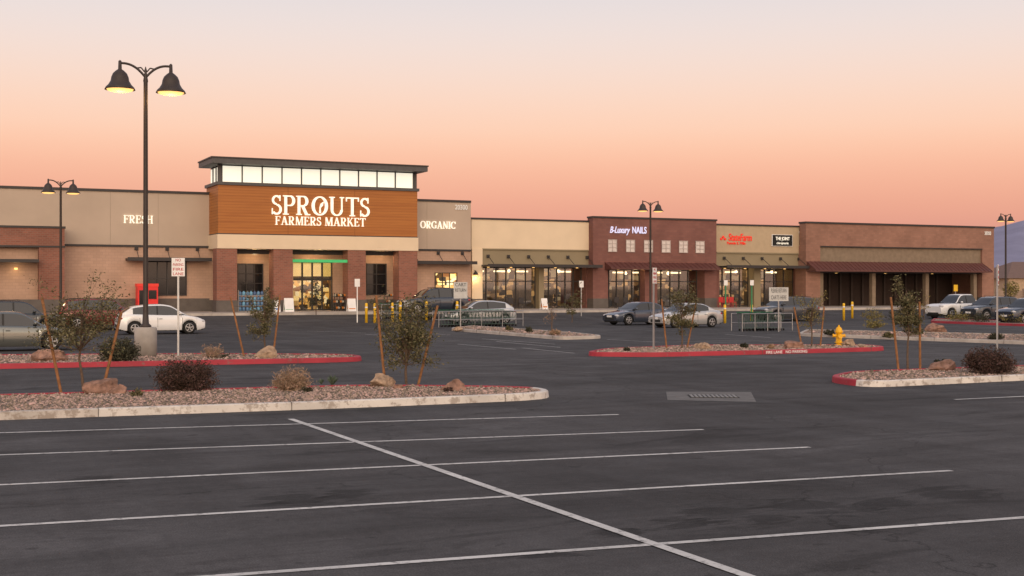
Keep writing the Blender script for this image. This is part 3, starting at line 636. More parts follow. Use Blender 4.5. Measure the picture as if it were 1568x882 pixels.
sign_post('no_parking_sign',1001,535,996,410,1004,434,radians(35),txt=['NO','PARKING','FIRE','LANE'],w=.36)
sign_post('no_parking_sign',1527,536,1522,405,1531,437,radians(40),txt=['NO','PARKING','FIRE','LANE'],w=.38)
grys=pmat('grey_sign',(.5,.5,.48)); dkt=pmat('dark_text',(.08,.08,.08)); grn=pmat('green_sign',(.04,.3,.12)); ylw=pmat('yellow_paint',(.75,.45,.02),rough=.5)
sign_post('cart_return_sign',705,503,694,432,716,457,-.1,board=grys,txt=['CART','RETURN',''],tcol=dkt,island=False)
sign_post('cart_return_sign',1192,508,1176,440,1208,461,-.2,board=grys,txt=['PLEASE RETURN','CARTS HERE'],tcol=dkt,island=False)
sign_post('accessible_parking_sign',547,0,543,427,551,439,-.2,zb=80,postm=white)
sign_post('accessible_parking_sign',890,0,886.5,430,893.5,440,-.2,zb=90)
for q in (1111,1151):
    sign_post('reserved_parking_sign',q,0,q-3,429,q+3,437,-.2,board=white,zb=85,postm=pmat('green_post',(.05,.22,.10)),pr=.04)
sign_post('warning_sign',1463,0,1459,436,1467,446,0,board=ylw,zb=112)
def bollard(px,d,h=1.05,r=.09,m=ylw):
    x,y=at(px,d); z=gz(y) if y<83.1 else ZW; mb=MB(); mb.lathe((0,0,0),[(.001,0),(r,0),(r,h-.08),(r*.8,h-.02),(.001,h)],14,0); mb.lathe((0,0,h*.75),[(r+.004,0),(r+.004,.08)],14,1); mb.obj('bollard',[m,white],loc=(x,y,z))
for q,d in ((561,80),(574,80),(601,81),(613,82),(653,83),(1110,85),(1151,86),(1292,92),(1305,95),(700,84)): bollard(q,d,1.25)
x,y,z=gp(1284.5,529,.13); mb=MB()
mb.lathe((0,0,0),[(.001,0),(.17,0),(.17,.04),(.11,.05),(.11,.10),(.16,.1),(.16,.14),(.115,.15),(.11,.48),(.15,.5),(.15,.55),(.13,.57),(.12,.64),(.07,.71),(.03,.73),(.03,.79),(.001,.79)],18,0)
mb.tube((-.21,0,.38),(.21,0,.38),.055,.055,12); mb.tube((-.24,0,.38),(-.2,0,.38),.07,.07,8); mb.tube((.2,0,.38),(.24,0,.38),.07,.07,8); mb.tube((0,-.22,.36),(0,0,.36),.075,.075,12); mb.tube((0,-.25,.36),(0,-.21,.36),.09,.09,8)
mb.obj('fire_hydrant',[pmat('hydrant_yellow',(.8,.42,.01),rough=.45,var=.1,scale=8)],loc=(x,y,z),rot=-TH)

# ---------------------------------------------------------------- vehicles
def interp(P,t):
    if t<=P[0][0]: return P[0][1]
    for i in range(len(P)-1):
        if t<=P[i+1][0]:
            a,b=P[i],P[i+1]; k=(t-a[0])/(b[0]-a[0]); return a[1]+(b[1]-a[1])*k
    return P[-1][1]
def smoothi(P,t): return sum(interp(P,t+o) for o in (-.03,-.02,-.01,0,.01,.02,.03))/7
KIND={
'sedan':dict(L=4.6,W=1.8,T=[(0,.60),(.02,.70),(.08,.79),(.26,.93),(.5,.96),(.8,1.02),(.94,1.02),(.985,.96),(1,.70)],R=[(.24,.915),(.40,1.40),(.47,1.45),(.58,1.455),(.70,1.39),(.88,1.02)],fr=(.24,.41),bk=(.72,.88),q=.76,pil=(.555,),wr=.325,w=(.195,.80)),
'hatch':dict(L=4.3,W=1.77,T=[(0,.62),(.02,.74),(.08,.84),(.24,.97),(.5,.98),(.8,1.03),(.96,1.03),(1,.75)],R=[(.22,.96),(.40,1.45),(.5,1.51),(.66,1.50),(.84,1.40),(.97,1.03)],fr=(.22,.42),bk=(.86,.97),q=.84,pil=(.56,),wr=.32,w=(.19,.82)),
'suv':dict(L=4.7,W=1.88,T=[(0,.75),(.02,.92),(.07,.99),(.25,1.10),(.5,1.12),(.8,1.14),(.97,1.14),(1,.8)],R=[(.24,1.09),(.37,1.62),(.45,1.70),(.7,1.71),(.9,1.64),(.975,1.14)],fr=(.24,.40),bk=(.915,.975),q=.90,pil=(.52,.72),wr=.36,w=(.19,.80)),
'pickup':dict(L=5.8,W=2.0,T=[(0,.85),(.015,1.05),(.06,1.13),(.25,1.18),(.6,1.2),(.62,1.24),(.98,1.24),(1,1.1)],R=[(.25,1.17),(.35,1.78),(.4,1.86),(.58,1.86),(.62,1.2)],fr=(.25,.37),bk=(.595,.62),q=.60,pil=(.44,),wr=.40,w=(.17,.78)),
}
cglass=pmat('car_window_glass',(.015,.017,.02),rough=.05,var=.05,spec=.8)
rimm=pmat('alloy_rim',(.40,.40,.41),rough=.3,metal=.6); redl=pmat('tail_light_red',(.35,.01,.01),rough=.2); hdl=pmat('headlight_lens',(.5,.5,.52),rough=.12); trim=pmat('black_plastic_trim',(.02,.02,.02),rough=.6)
seam=pmat('panel_gap',(.006,.006,.006),rough=.9)
def vehicle(name,kind,paint,px,d,heading,Lk=1.0,gzo=None,rough=.25,metal=.3):
    K=KIND[kind]; L=K['L']*Lk; W=K['W']; wr=K['wr']; ra=wr+.055
    pm=pmat('car_paint_'+'_'.join(str(int(c*100)) for c in paint),paint,rough=rough,var=.02,metal=metal,spec=.6)
    pm.node_tree.nodes['Principled BSDF'].inputs['Coat Weight'].default_value=.8
    mb=MB(); wx=[L/2-L*w for w in K['w']]
    xs=set(round(-L/2+L*i/44,3) for i in range(45))
    for w in wx:
        for k in range(13): xs.add(round(w+ra*cos(pi*k/12),3))
        xs.add(round(w+ra+.004,3)); xs.add(round(w-ra-.004,3))
    xs=sorted(xs)
    def wd(t): e=abs(2*t-1); return W/2*(1-.17*e**6)
    rows=[]
    for x in xs:
        t=(L/2-x)/L; T=smoothi(K['T'],t); B=.2+.1*max(0,abs(2*t-1)-.85)/.15*.9+ (.12 if kind=='pickup' else .05 if kind=='suv' else 0)
        for w in wx:
            if abs(x-w)<=ra+.001: B=max(B,wr+sqrt(max(0,ra*ra-(x-w)**2)))
        w=wd(t); h=T-B
        rows.append([(w*.93,B),(w*.985,B+.12*h),(w,B+.38*h),(w*.985,B+.60*h),(w*.985,B+.66*h),(w*.955,B+.86*h),(w*.90,B+.965*h),(w*.82,T),(w*.4,T+.02),(0,T+.028)])
    n=len(rows[0])
    for sg in (-1,1):
        vs=[(xs[i],sg*p[0],p[1]) for i in range(len(xs)) for p in rows[i]]
        fs=[]
        for i in range(len(xs)-1):
            for k in range(n-1):
                q=(i*n+k,(i+1)*n+k,(i+1)*n+k+1,i*n+k+1); fs.append(q if sg<0 else q[::-1])
        mb.add(vs,fs,0,True)
        for i in (0,len(xs)-1):
            pl=[(xs[i],sg*p[0],p[1]) for p in rows[i]]+[(xs[i],0,rows[i][0][1])]
            mb.add(pl,[tuple(range(len(pl)))],0)
    mb.box(-L/2+.12,L/2-.12,-W/2*.80,W/2*.80,.19,.62,3)
    for sg in (-1,1): mb.box(min(wx)+ra+.02,max(wx)-ra-.02,sg*W/2*.9-.03,sg*W/2*.9+.03,.17,.235+(.1 if kind in('pickup','suv') else 0),3)
    t0,t1=K['R'][0][0],K['R'][-1][0]; ts=set(t0+(t1-t0)*i/26 for i in range(27))
    for p in K['pil']: ts|={p-.009,p+.009}
    ts|={K['fr'][1],K['bk'][0],K['q']}; ts=sorted(ts); G=[]
    for t in ts:
        T=smoothi(K['T'],t); R=smoothi(K['R'],t); R=max(R,T+.0); w=wd(t); yb=w*.86; hh=R-T
        yr=yb-hh*.34; rail=min(.06,hh*.5)
        G.append([(yb,T-.03),(yb-(hh-rail)*.34*.85,R-rail),(yr-.03,R),(yr*.5,R+.018 if hh>.1 else R),(0,R+.024 if hh>.1 else R)])
    for sg in (-1,1):
        for i in range(len(ts)-1):
            tm=(ts[i]+ts[i+1])/2
            for k in range(4):
                q=[(L/2-L*ts[i],sg*G[i][k][0],G[i][k][1]),(L/2-L*ts[i+1],sg*G[i+1][k][0],G[i+1][k][1]),(L/2-L*ts[i+1],sg*G[i+1][k+1][0],G[i+1][k+1][1]),(L/2-L*ts[i],sg*G[i][k+1][0],G[i][k+1][1])]
                if k==0: m=1 if tm<K['q'] and not any(abs(tm-p)<.009 for p in K['pil']) else (3 if tm<K['q'] else 0)
                elif k==1: m=0
                else: m=1 if (tm<K['fr'][1]-.01 or tm>K['bk'][0]+.005) else 0
                mb.add(q,[(0,1,2,3) if sg>0 else (3,2,1,0)],m,k>1)
    for w in wx:
        for sg in (-1,1):
            y=sg*(W/2-.12)
            mb.lathe((w,y,wr),[(.001,-.10),(wr*.62,-.10),(wr*.9,-.105),(wr,-.07),(wr,.07),(wr*.9,.105),(wr*.62,.10),(.001,.10)],26,2,'Y')
            yy=y+sg*.102
            mb.lathe((w,yy,wr),[(wr*.66,0),(wr*.62,sg*.012),(wr*.57,sg*.006)],26,4,'Y')
            mb.lathe((w,yy,wr),[(wr*.16,0),(wr*.15,sg*.02),(.001,sg*.02)],12,4,'Y')
            for k in range(5):
                a=k*2*pi/5+.3; mb.obox((w+cos(a)*wr*.36,yy+sg*.006,wr+sin(a)*wr*.36),(wr*.5,.016,wr*.17),0,4,-a)
    yl=W/2
    for s,mm,xx in ((1,5,L/2),(-1,6,-L/2)):
        zz=smoothi(K['T'],.035 if s>0 else .97)-(.10 if s>0 else .12)
        for sg in (-1,1): mb.ell((xx-s*.14,sg*yl*.69,zz),(.16,yl*.20,.085 if kind!='pickup' else .12),12,mm)
        mb.box(min(xx-s*.06,xx+s*.012),max(xx-s*.06,xx+s*.012),-yl*.55,yl*.55,.34,.5,3)
        mb.box(min(xx+s*.012,xx+s*.022),max(xx+s*.012,xx+s*.022),-.26,.26,.5,.62,7)
    zt=smoothi(K['T'],.5)
    for sg in (-1,1):
        for tt in (t0+.055,K['pil'][0],min(K['q']-.04,K['w'][1]-.055 if kind!='pickup' else .595)):
            x=L/2-L*tt; mb.box(x-.006,x+.006,min(sg*yl*.955,sg*yl*1.004),max(sg*yl*.955,sg*yl*1.004),.36,zt*.86,8)
        for tt in (K['pil'][0]-.035,min(K['q']-.07,.70) if kind!='pickup' else .57):
            x=L/2-L*tt; mb.obox((x,sg*yl*.985,zt*.80),(.16,.03,.025),0,3)
        x=L/2-L*(t0+.075); mb.ell((x,sg*(yl*.93+.09),zt+.08),(.09,.1,.065),10,0); mb.obox((x,sg*(yl*.9),zt+.04),(.05,.12,.04),0,3)
        if kind=='suv' : mb.tube((L/2-L*.45,sg*yl*.6,1.76),(L/2-L*.86,sg*yl*.6,1.72),.018,.018,6,3)
    if kind=='pickup': mb.box(-L/2+.1,L/2-L*.63,-yl*.8,yl*.8,1.255,1.285,3)
    x,y=at(px,d); z=gz(y) if gzo is None else gzo
    return mb.obj(name,[pm,cglass,black,trim,rimm,hdl,redl,white,seam],loc=(x,y,z),rot=heading)
P_=pi
vehicle('parked_car','hatch',(.75,.75,.75),245,F*H/(511-HZ),0,1.0,metal=0)
vehicle('parked_car','sedan',(.17,.18,.17),14,47.8,0.0,1.02,metal=.6)
vehicle('parked_suv','suv',(.03,.035,.04),22,63,0)
vehicle('parked_suv','suv',(.20,.02,.015),156,71,0)
vehicle('parked_suv','suv',(.035,.045,.065),664,84.5,P_,gzo=.62)
vehicle('parked_car','hatch',(.55,.56,.57),734,81,P_,1.05,metal=.4)
vehicle('parked_car','sedan',(.05,.06,.085),978,81.5,P_+.1)
vehicle('parked_car','sedan',(.50,.50,.50),1050,76,P_+.05,.95,metal=.4)
vehicle('parked_suv','suv',(.06,.065,.075),1204,90,P_)
vehicle('pickup_truck','pickup',(.72,.72,.72),1473,97,P_,metal=0)
vehicle('parked_suv','suv',(.04,.05,.065),1519,94,P_)
vehicle('parked_suv','suv',(.025,.035,.06),1578,83,P_)

# ---------------------------------------------------------------- shopping carts
cartm=pmat('cart_green_grey_wire',(.09,.14,.12),rough=.45,metal=.3)
def carts(px0,px1,d,py,n):
    x0,y0=at(px0,d); L=(px1-px0)/F*d/C; mb=MB(); stp=L/n
    for i in range(n):
        x=i*stp+random.uniform(-.03,.03)
        A=[(x,-.27,.98),(x,.27,.98),(x+.8,.2,.88),(x+.8,-.2,.88)]; B=[(x+.06,-.2,.5),(x+.06,.2,.5),(x+.74,.16,.55),(x+.74,-.16,.55)]
        for q in (A,B):
            for k in range(4): mb.tube(q[k],q[(k+1)%4],.013,.013,4,0,False)
        for k in range(4): mb.tube(A[k],B[k],.013,.013,4,0,False)
        for s in (0,1,2,3,4):
            f=s/5+.1
            mb.tube((x+.8*f,-.27+.07*f,.98-.1*f),(x+.06+.68*f,-.2+.04*f,.5+.05*f),.007,.007,3,0,False)
        mb.tube((x-.05,-.27,1.02),(x-.05,.27,1.02),.02,.02,6,1,False)
        for s in (-.22,.22):
            mb.tube((x,s,.98),(x+.1,s,.14),.014,.014,4,0,False); mb.tube((x+.1,s,.16),(x+.78,s*.8,.16),.014,.014,4,0,False)
            for xx in (.1,.76): mb.lathe((x+xx,s*.9,.07),[(.001,-.015),(.065,-.015),(.065,.015),(.001,.015)],8,2,'Y')
    mb.obj('shopping_cart_row',[cartm,pmat('cart_handle_green',(.02,.2,.08)),black],loc=(x0,y0,gz(y0)))
    mb=MB()
    for s in (-.5,.5):
        for z in (.45,.95): mb.tube((-.2,s,z),(L+.9,s,z),.025,.025,6)
        for k in range(5): mb.tube((-.2+(L+1.1)*k/4,s,0),(-.2+(L+1.1)*k/4,s,.97),.025,.025,6)
    mb.obj('cart_corral_rail',[steel],loc=(x0,y0,gz(y0)))
carts(672,775,F*H/(501-HZ),500,20); carts(585,650,F*H/(496-HZ),496,11); carts(1133,1190,F*H/(507-HZ),507,10)

# ---------------------------------------------------------------- vegetation
bark=pmat('tree_bark',(.12,.08,.055),rough=.95,scale=20,var=.3); stake=pmat('wooden_stake',(.26,.12,.05),rough=.9,scale=8,var=.3)
leafm=pmat('olive_foliage',(.125,.115,.058),rough=.85,island=.6,var=.2,spec=.15)
leafy=pmat('yellow_green_foliage',(.20,.17,.06),rough=.8,island=.5,spec=.2)
leafr=pmat('dark_red_brown_foliage',(.075,.046,.036),rough=.85,island=.6,spec=.2)
leafd=pmat('dark_green_foliage',(.055,.055,.034),rough=.85,island=.6,spec=.2)
dry=pmat('dry_grass',(.34,.23,.15),rough=.95,island=.4)
def leaf(mb,c,s,m=0,asp=.42):
    a=Vector((random.gauss(0,1),random.gauss(0,1),random.gauss(0,.8))).normalized(); b=a.cross(Vector((random.gauss(0,1),random.gauss(0,1),random.gauss(0,1)))).normalized()
    c=Vector(c); a*=s; b*=s*asp
    mb.add([c-a,c-b+a*.1,c+a,c+b+a*.1],[(0,1,2,3)],m)
def tree(name,px,py,top,bot,hw,nb,nl,stakes=(),z=.13,lm=None,ls=.036,d=None,cx=None,nlobe=10,spread=.115):
    if d is None: d=F*(H-z)/(py-HZ)
    x,y=at(px,d); s=F/d; zt=H-(top-HZ)/s-z; zb=H-(bot-HZ)/s-z; R=hw/s; rx=((cx or px)-px)/s
    e=empty(name,(x,y,z)); mb=MB(); lf=MB()
    zc=(zt+zb)/2; hh=(zt-zb)/2
    tr=[Vector((0,0,0))]; 
    for k in range(1,7): tr.append(Vector((rx*C*k/6+random.gauss(0,.02),-rx*S*k/6+random.gauss(0,.02),(zc+hh*.6)*k/6)))
    for k in range(6): mb.tube(tr[k],tr[k+1],.034*(1-k/7.5),.034*(1-(k+1)/7.5),7,0,False)
    cen=Vector((rx*C*.7,-rx*S*.7,0))
    lobes=[]
    for k in range(nlobe):
        a=k*2.4+random.random(); r=R*random.uniform(.25,.85); zz=random.uniform(-.85,.85); lobes.append((cen+Vector((cos(a)*r,sin(a)*r,zc+zz*hh)),R*random.uniform(.2,.42)))
    per=max(1,nl//nb)
    for i in range(nb):
        if random.random()<.75:
            c,r=lobes[i%nlobe]; tg=c+Vector((random.gauss(0,1),random.gauss(0,1),random.gauss(0,1)))*r*.6
        else:
            a=random.random()*6.28; tg=cen+Vector((cos(a)*R*random.uniform(.5,1.1),sin(a)*R*random.uniform(.5,1.1),zc+random.uniform(-1,1.1)*hh))
        h=max(zb*.75,min(tg.z-.1,zb+random.random()*hh)); k=min(5,max(0,int(h/(zc+hh*.6)*6))); st=tr[k].lerp(tr[k+1],.5)
        mid=st.lerp(tg,.55)+Vector((0,0,.06*hh))+Vector((random.gauss(0,.03),random.gauss(0,.03),0))
        mb.tube(st,mid,.010,.006,4,0,False); mb.tube(mid,tg,.006,.003,4,0,False)
        pb=int(per*random.uniform(.4,1.6))
        for j in range(pb):
            f=random.uniform(.35,1.05)
            p=st.lerp(mid,f*1.8) if f<.45 else mid.lerp(tg,(f-.4)*1.75)
            p=p+Vector((random.gauss(0,1),random.gauss(0,1),random.gauss(0,.85)))*R*spread
            leaf(lf,p,ls*random.uniform(.6,1.3))
    mb.obj('trunk_and_branches',[bark],loc=(0,0,0)).parent=e; lf.obj('foliage',[lm or leafm],loc=(0,0,0)).parent=e
    for i,(a,b,c_,d_) in enumerate(stakes):
        q=MB(); p0=at(a,d+.2*(i-.5)); p1=at(c_,d+.35*(i-.5)); q.tube((p0[0]-x,p0[1]-y,-.05),(p1[0]-x,p1[1]-y,H-(d_-HZ)/s-z),.033,.03,8)
        q.obj('stake_%d'%(i+1),[stake],loc=(0,0,0)).parent=e
        f=.85
        q=MB(); q.tube(((p0[0]+(p1[0]-p0[0])*f)-x,(p0[1]+(p1[1]-p0[1])*f)-y,(H-(d_-HZ)/s-z)*f),(tr[4].x,tr[4].y,(H-(d_-HZ)/s-z)*f-.04),.006,.006,4); q.obj('tie_%d'%(i+1),[black],loc=(0,0,0)).parent=e
tree('desert_tree',128,600,426,540,68,66,4300,((94,603,64,455),(156,598,186,478)),cx=120,nlobe=16,ls=.034,spread=.10)
tree('desert_tree',404,545,450,514,29,38,2300,((374,546,353,455),(418,545,429,452)),ls=.042,nlobe=12)
tree('desert_tree',622,588,450,560,47,72,5600,((590,592,576,452),(640,586,670,468)),nlobe=16,ls=.035)
tree('desert_tree',1044,533,438,506,26,42,2700,((1021,534,1013,458),(1052,533,1066,462)),ls=.042,nlobe=12)
tree('desert_tree',1390,566,428,512,28,52,3800,((1376,567,1364,455),(1409,566,1408,462)),ls=.038,nlobe=13)
tree('desert_tree',1243,530,446,500,24,34,900,((1228,531,1216,470),(1256,530,1262,470)),lm=leafy)
tree('desert_tree',845,510,452,497,14,14,140,lm=dry,z=.13)
tree('desert_tree',876,0,432,482,16,24,900,z=.13,d=82,ls=.06)
tree('desert_tree',484,0,420,470,16,24,900,z=.6,d=83,ls=.06,lm=leafd)
tree('desert_tree',1415,0,448,480,10,12,200,z=.13,d=88,ls=.05,lm=leafy)
def shrub(name,px,py,w,h,n,lm,z=.12,ls=.03,stems=60,asp=.42,full=0):
    d=F*(H-z)/(py-HZ); x,y=at(px,d); s=F/d; R=w/2/s; Hh=h/s; mb=MB(); rs=[random.uniform(.85,1.08) for _ in range(12)]
    for i in range(stems):
        a=random.random()*6.28; ph=math.asin(random.random()); k=rs[int(a/6.283*12)%12]*random.uniform(.78,1.03)
        tg=Vector((cos(a)*cos(ph)**.7*R*k,sin(a)*cos(ph)**.7*R*k,max(.02,sin(ph)**.8*Hh*k)))
        mb.tube((cos(a)*R*.1,sin(a)*R*.1,0),tg,.005,.002,3,0,False)
        for j in range(n//stems):
            f=random.uniform(.3,1.04)**.6 if full else random.uniform(.35,1.08); leaf(mb,tg*f+Vector((random.gauss(0,1),random.gauss(0,1),abs(random.gauss(0,1))))*R*.085,ls*random.uniform(.5,1.3),1,asp)
    mb.obj(name,[bark if not asp<.2 else dry,lm],loc=(x,y,z),rot=0)
shrub('dark_shrub',282,598,98,47,11000,leafr,stems=240,full=1,ls=.028); shrub('dark_shrub',182,553,68,36,5500,leafd,stems=120,ls=.042,full=1)
shrub('dark_shrub',1517,572,80,39,8000,leafr,stems=180,ls=.034,full=1); shrub('dry_shrub',447,598,64,34,3200,dry,stems=200,asp=.12,ls=.05)
shrub('dry_shrub',326,548,36,22,900,dry,stems=80,asp=.12,ls=.055); shrub('small_plant',210,607,22,12,300,leafm,stems=30)
shrub('small_plant',470,601,18,10,200,leafd,stems=20); shrub('small_plant',686,600,18,8,200,leafr,stems=20); shrub('small_plant',345,549,20,10,200,leafd,stems=20)
for q,b,w,h,m_ in ((521,486,32,13,leafr),(548,486,20,9,leafd),(1338,489,40,18,leafy),(1372,490,30,14,leafd),(1398,491,26,16,leafy),(1340,503,36,14,leafy),(1470,492,50,16,leafy),(1500,493,40,14,leafd),(1545,494,50,14,leafy),(810,509,14,8,leafd),(780,506,12,7,leafm),(850,513,18,8,dry),(1270,513,18,8,leafd),(1140,533,12,7,leafd),(960,538,10,5,leafd),(1180,534,12,6,dry),(1360,517,20,8,leafm),(1525,520,22,9,leafd),(1440,560,20,9,leafd)):
    shrub('small_shrub',q,b,w,h,600,m_,stems=50,ls=.06)
def agave(px,py,r,h,n,m):
    z=.12; d=F*(H-z)/(py-HZ); x,y=at(px,d); s=F/d; mb=MB()
    for i in range(n):
        a=random.random()*6.28; t=random.uniform(.2,1); e_=Vector((cos(a)*r/s*t,sin(a)*r/s*t,h/s*(1.05-t*.5))); w=Vector((-sin(a),cos(a),0))*.018
        mb.add([-w,w,e_*.5+w*1.1+Vector((0,0,.02)),e_,e_*.5-w*1.1+Vector((0,0,.02))],[(0,1,2,3,4)])
    mb.obj('agave_plant',[m],loc=(x,y,z))
agm=pmat('agave_green',(.10,.14,.09),island=.3)
agave(509,590,15,19,34,agm); agave(492,588,8,10,16,agm)
def rock(px,py,w,h,col='r',z=.11):
    d=F*(H-z)/(py-HZ); x,y=at(px,d); s=F/d; bm=bmesh.new(); bmesh.ops.create_icosphere(bm,subdivisions=4,radius=1); off=Vector((random.random()*50,0,0))
    pl=[(Vector((random.gauss(0,1),random.gauss(0,1),random.gauss(.3,.8))).normalized(),random.uniform(.5,.82)) for _ in range(13)]
    for v in bm.verts:
        c=v.co
        for n_,dd in pl:
            q=c.dot(n_)
            if q>dd: c-=n_*(q-dd)*.96
        c*=1+.16*noise.noise(c*1.6+off)+.09*noise.noise(c*5+off)+.045*noise.noise(c*12+off); v.co=c
        v.co.x*=w/2/s*1.2; v.co.y*=w/2.3/s; v.co.z=v.co.z*h/s*.7+h/s*.32
    me=bpy.data.meshes.new('boulder'); bm.to_mesh(me); bm.free()
    me.materials.append(pmat('boulder_pink',(.26,.15,.11),var=.5,scale=6,bump=1,bscale=18,rough=.95,detail=9) if col=='r' else pmat('boulder_tan',(.34,.24,.165),var=.45,scale=6,bump=1,bscale=18,rough=.95,detail=9))
    o=bpy.data.objects.new('boulder',me); o.location=(x,y,z); o.rotation_euler=(0,0,random.random()*.6-TH); scn.collection.objects.link(o)
for a in ((76,553,50,22,'r'),(156,603,52,27,'r'),(409,549,31,20,'t'),(588,593,44,22,'t'),(695,599,36,20,'r'),(1076,535,28,13,'t'),(1212,534,36,13,'r'),(1300,530,22,14,'t'),(1441,568,40,21,'r'),(1432,509,34,14,'r'),(1320,533,18,7,'t'),(700,505,16,6,'t'),(180,604,24,16,'r'),(610,596,18,9,'r')): rock(*a)

# ---------------------------------------------------------------- shop-front items
mb=MB(); x=fx(225,89.4); w=1.35/2
mb.box(x-w,x+w,89.0,89.9,ZW,ZW+1.75,0); mb.box(x-w+.1,x-.05,88.97,89.0,ZW+.5,ZW+1.5,1); mb.box(x+.05,x+w-.1,88.97,89.0,ZW+.9,ZW+1.5,1); mb.box(x-w-.04,x+w+.04,88.95,89.92,ZW+1.75,ZW+1.95,2)
mb.obj('movie_rental_kiosk',[pmat('kiosk_red',(.6,.02,.02),rough=.4,emit=(.8,.03,.02),es=.15),darkglass,pmat('kiosk_red_top',(.5,.02,.02),emit=(1,.1,.05),es=.3)])
mb=MB(); bluem=pmat('blue_bottles',(.12,.25,.42),rough=.2,island=.4)
x0,x1=fx(364,88.4),fx(406,88.4)
for s in range(4):
    z=ZW+.05+s*.36; mb.box(x0,x1,88.1,88.7,z-.03,z,0)
    xx=x0+.12
    while xx<x1-.1: mb.lathe((xx,88.25,z+.002),[(.001,0),(.12,0),(.12,.22),(.04,.28),(.04,.31),(.001,.31)],8,1); xx+=.26
for xx in (x0,x1): mb.box(xx-.02,xx+.02,88.1,88.7,ZW,ZW+1.5,0)
mb.obj('water_bottle_rack',[steel,bluem])
def poster(px,Y,w,h,col,name='a_frame_sign'):
    x=fx(px,Y); mb=MB(); z=ZW
    for s in (-1,1):
        mb.add([(x-w/2,Y+s*.25,z),(x+w/2,Y+s*.25,z),(x+w/2,Y+s*.02,z+h),(x-w/2,Y+s*.02,z+h)],[(0,1,2,3)],0)
        mb.add([(x-w/2+.06,Y+s*.205-.01,z+.15),(x+w/2-.06,Y+s*.205-.01,z+.15),(x+w/2-.06,Y+s*.10-.01,z+h*.55),(x-w/2+.06,Y+s*.10-.01,z+h*.55)],[(0,1,2,3)],1)
    mb.obj(name,[white,col])
org=pmat('orange_print',(.6,.2,.03)); poster(442,86.2,.65,.95,grn); poster(538,86.4,.6,.9,org); poster(833,88,.5,.85,org); poster(424,86.3,.4,.8,pmat('blue_print',(.05,.15,.4)))
for q,Y in ((519,88.9),(527,88.5),(600,88.9),(520,88.2)):
    mb=MB(); x=fx(q,Y)
    for s in range(3):
        mb.box(x-.45,x+.45,Y-.3,Y+.3,ZW+.1+s*.45,ZW+.14+s*.45,0)
        for k in range(6): mb.ell((x-.38+k*.15,Y-.1,ZW+.22+s*.45),(.08,.1,.1),8,1+(k+s)%3)
    for a in (-.45,.45):
        for b in (-.28,.28): mb.tube((x+a,Y+b,ZW),(x+a,Y+b,ZW+1.3),.02,.02,5,0)
    mb.obj('produce_display_rack',[dark,leafd,org,pmat('pale_goods',(.5,.45,.35))])
redc=pmat('red_chair_paint',(.45,.03,.03))
def chair(px,Y,m):
    x=fx(px,Y); mb=MB(); mb.box(x-.22,x+.22,Y-.22,Y+.22,ZW+.43,ZW+.47,0); mb.box(x-.22,x+.22,Y+.18,Y+.22,ZW+.47,ZW+.9,0)
    for a in (-.2,.2):
        for b in (-.2,.2): mb.tube((x+a,Y+b,ZW),(x+a,Y+b,ZW+.45),.018,.018,5,0)
    mb.obj('patio_chair',[m])
for q in (1106,1114,1122): chair(q,88.8,redc)
for q in (783,800,946,960): chair(q,89,dark)

# ---------------------------------------------------------------- far things
x,y=at(1575,175); e=empty('house',(x,y,.55),-TH*.5); hm=MB(); w=6.5
hm.box(-w,w,-5,5,0,3.1,0); hm.add([(-w-.5,-5.5,3.1),(w+.5,-5.5,3.1),(w+.5,5.5,3.1),(-w-.5,5.5,3.1),(-w+4,0,5.4),(w-4,0,5.4)],[(0,1,5,4),(1,2,5),(2,3,4,5),(3,0,4),(0,3,2,1)],1)
hm.box(-3.4,-2,-5.03,-5,1,2.2,2); hm.box(1.5,4.5,-5.03,-5,.1,2.3,3); hm.obj('house_body',[pmat('house_stucco',(.42,.30,.2)),pmat('roof_tiles',(.16,.10,.08),stretch=(1,1,4)),warmsoft,white],loc=(0,0,0)).parent=e
mb=MB(); a=at(1528,150); b=at(1900,150)
dv=Vector((b[0]-a[0],b[1]-a[1])); mb.obox(((a[0]+b[0])/2,(a[1]+b[1])/2,1.3),(dv.length,.2,1.5),math.atan2(dv.y,dv.x),0)
for k in range(10): f=k/9; mb.obox((a[0]+dv.x*f,a[1]+dv.y*f,1.4),(.45,.45,1.75),math.atan2(dv.y,dv.x),0)
mb.obj('block_fence_wall',[pmat('fence_block',(.33,.24,.18))])
for q,dd,hh in ((1548,140,2.6),(1590,145,3.4),(1640,160,4)):
    x,y=at(q,dd); mb=MB(); mb.tube((0,0,0),(0,0,hh*.5),.1,.06,6,0)
    for i in range(500): 
        v=Vector((random.gauss(0,1),random.gauss(0,1),random.gauss(0,1))).normalized()*random.random()**.4; leaf(mb,(v.x*hh*.35,v.y*hh*.35,hh*.65+v.z*hh*.35),.14,1)
    mb.obj('distant_tree',[bark,leafy],loc=(x,y,.55))
mb=MB(); ridge=[(1380,8),(1440,40),(1490,78),(1523,92),(1550,99),(1568,104),(1600,96),(1650,80),(1720,88),(1800,60),(1900,66),(2000,40),(2150,20)]
vs=[];rows=7;cols=90
for i in range(cols+1):
    q=1380+(2150-1380)*i/cols; hpx=interp(ridge,q)+2.5*noise.noise(Vector((q*.06,3,0)))
    for j in range(rows+1):
        f=j/rows; dd=3600-1300*(1-f)+60*noise.noise(Vector((q*.03,f*5,1)))*(1 if j<rows else 0); x,y=at(q,3600); x*=dd/3600;y*=dd/3600
        vs.append((x,y,(H+hpx/F*3600)*(f**1.15)*(1+.25*noise.noise(Vector((q*.05,f*3,7)))*(1-f))-2*(j==0)))
mb.add(vs,[(i*(rows+1)+j,(i+1)*(rows+1)+j,(i+1)*(rows+1)+j+1,i*(rows+1)+j+1) for i in range(cols) for j in range(rows)],0,True)
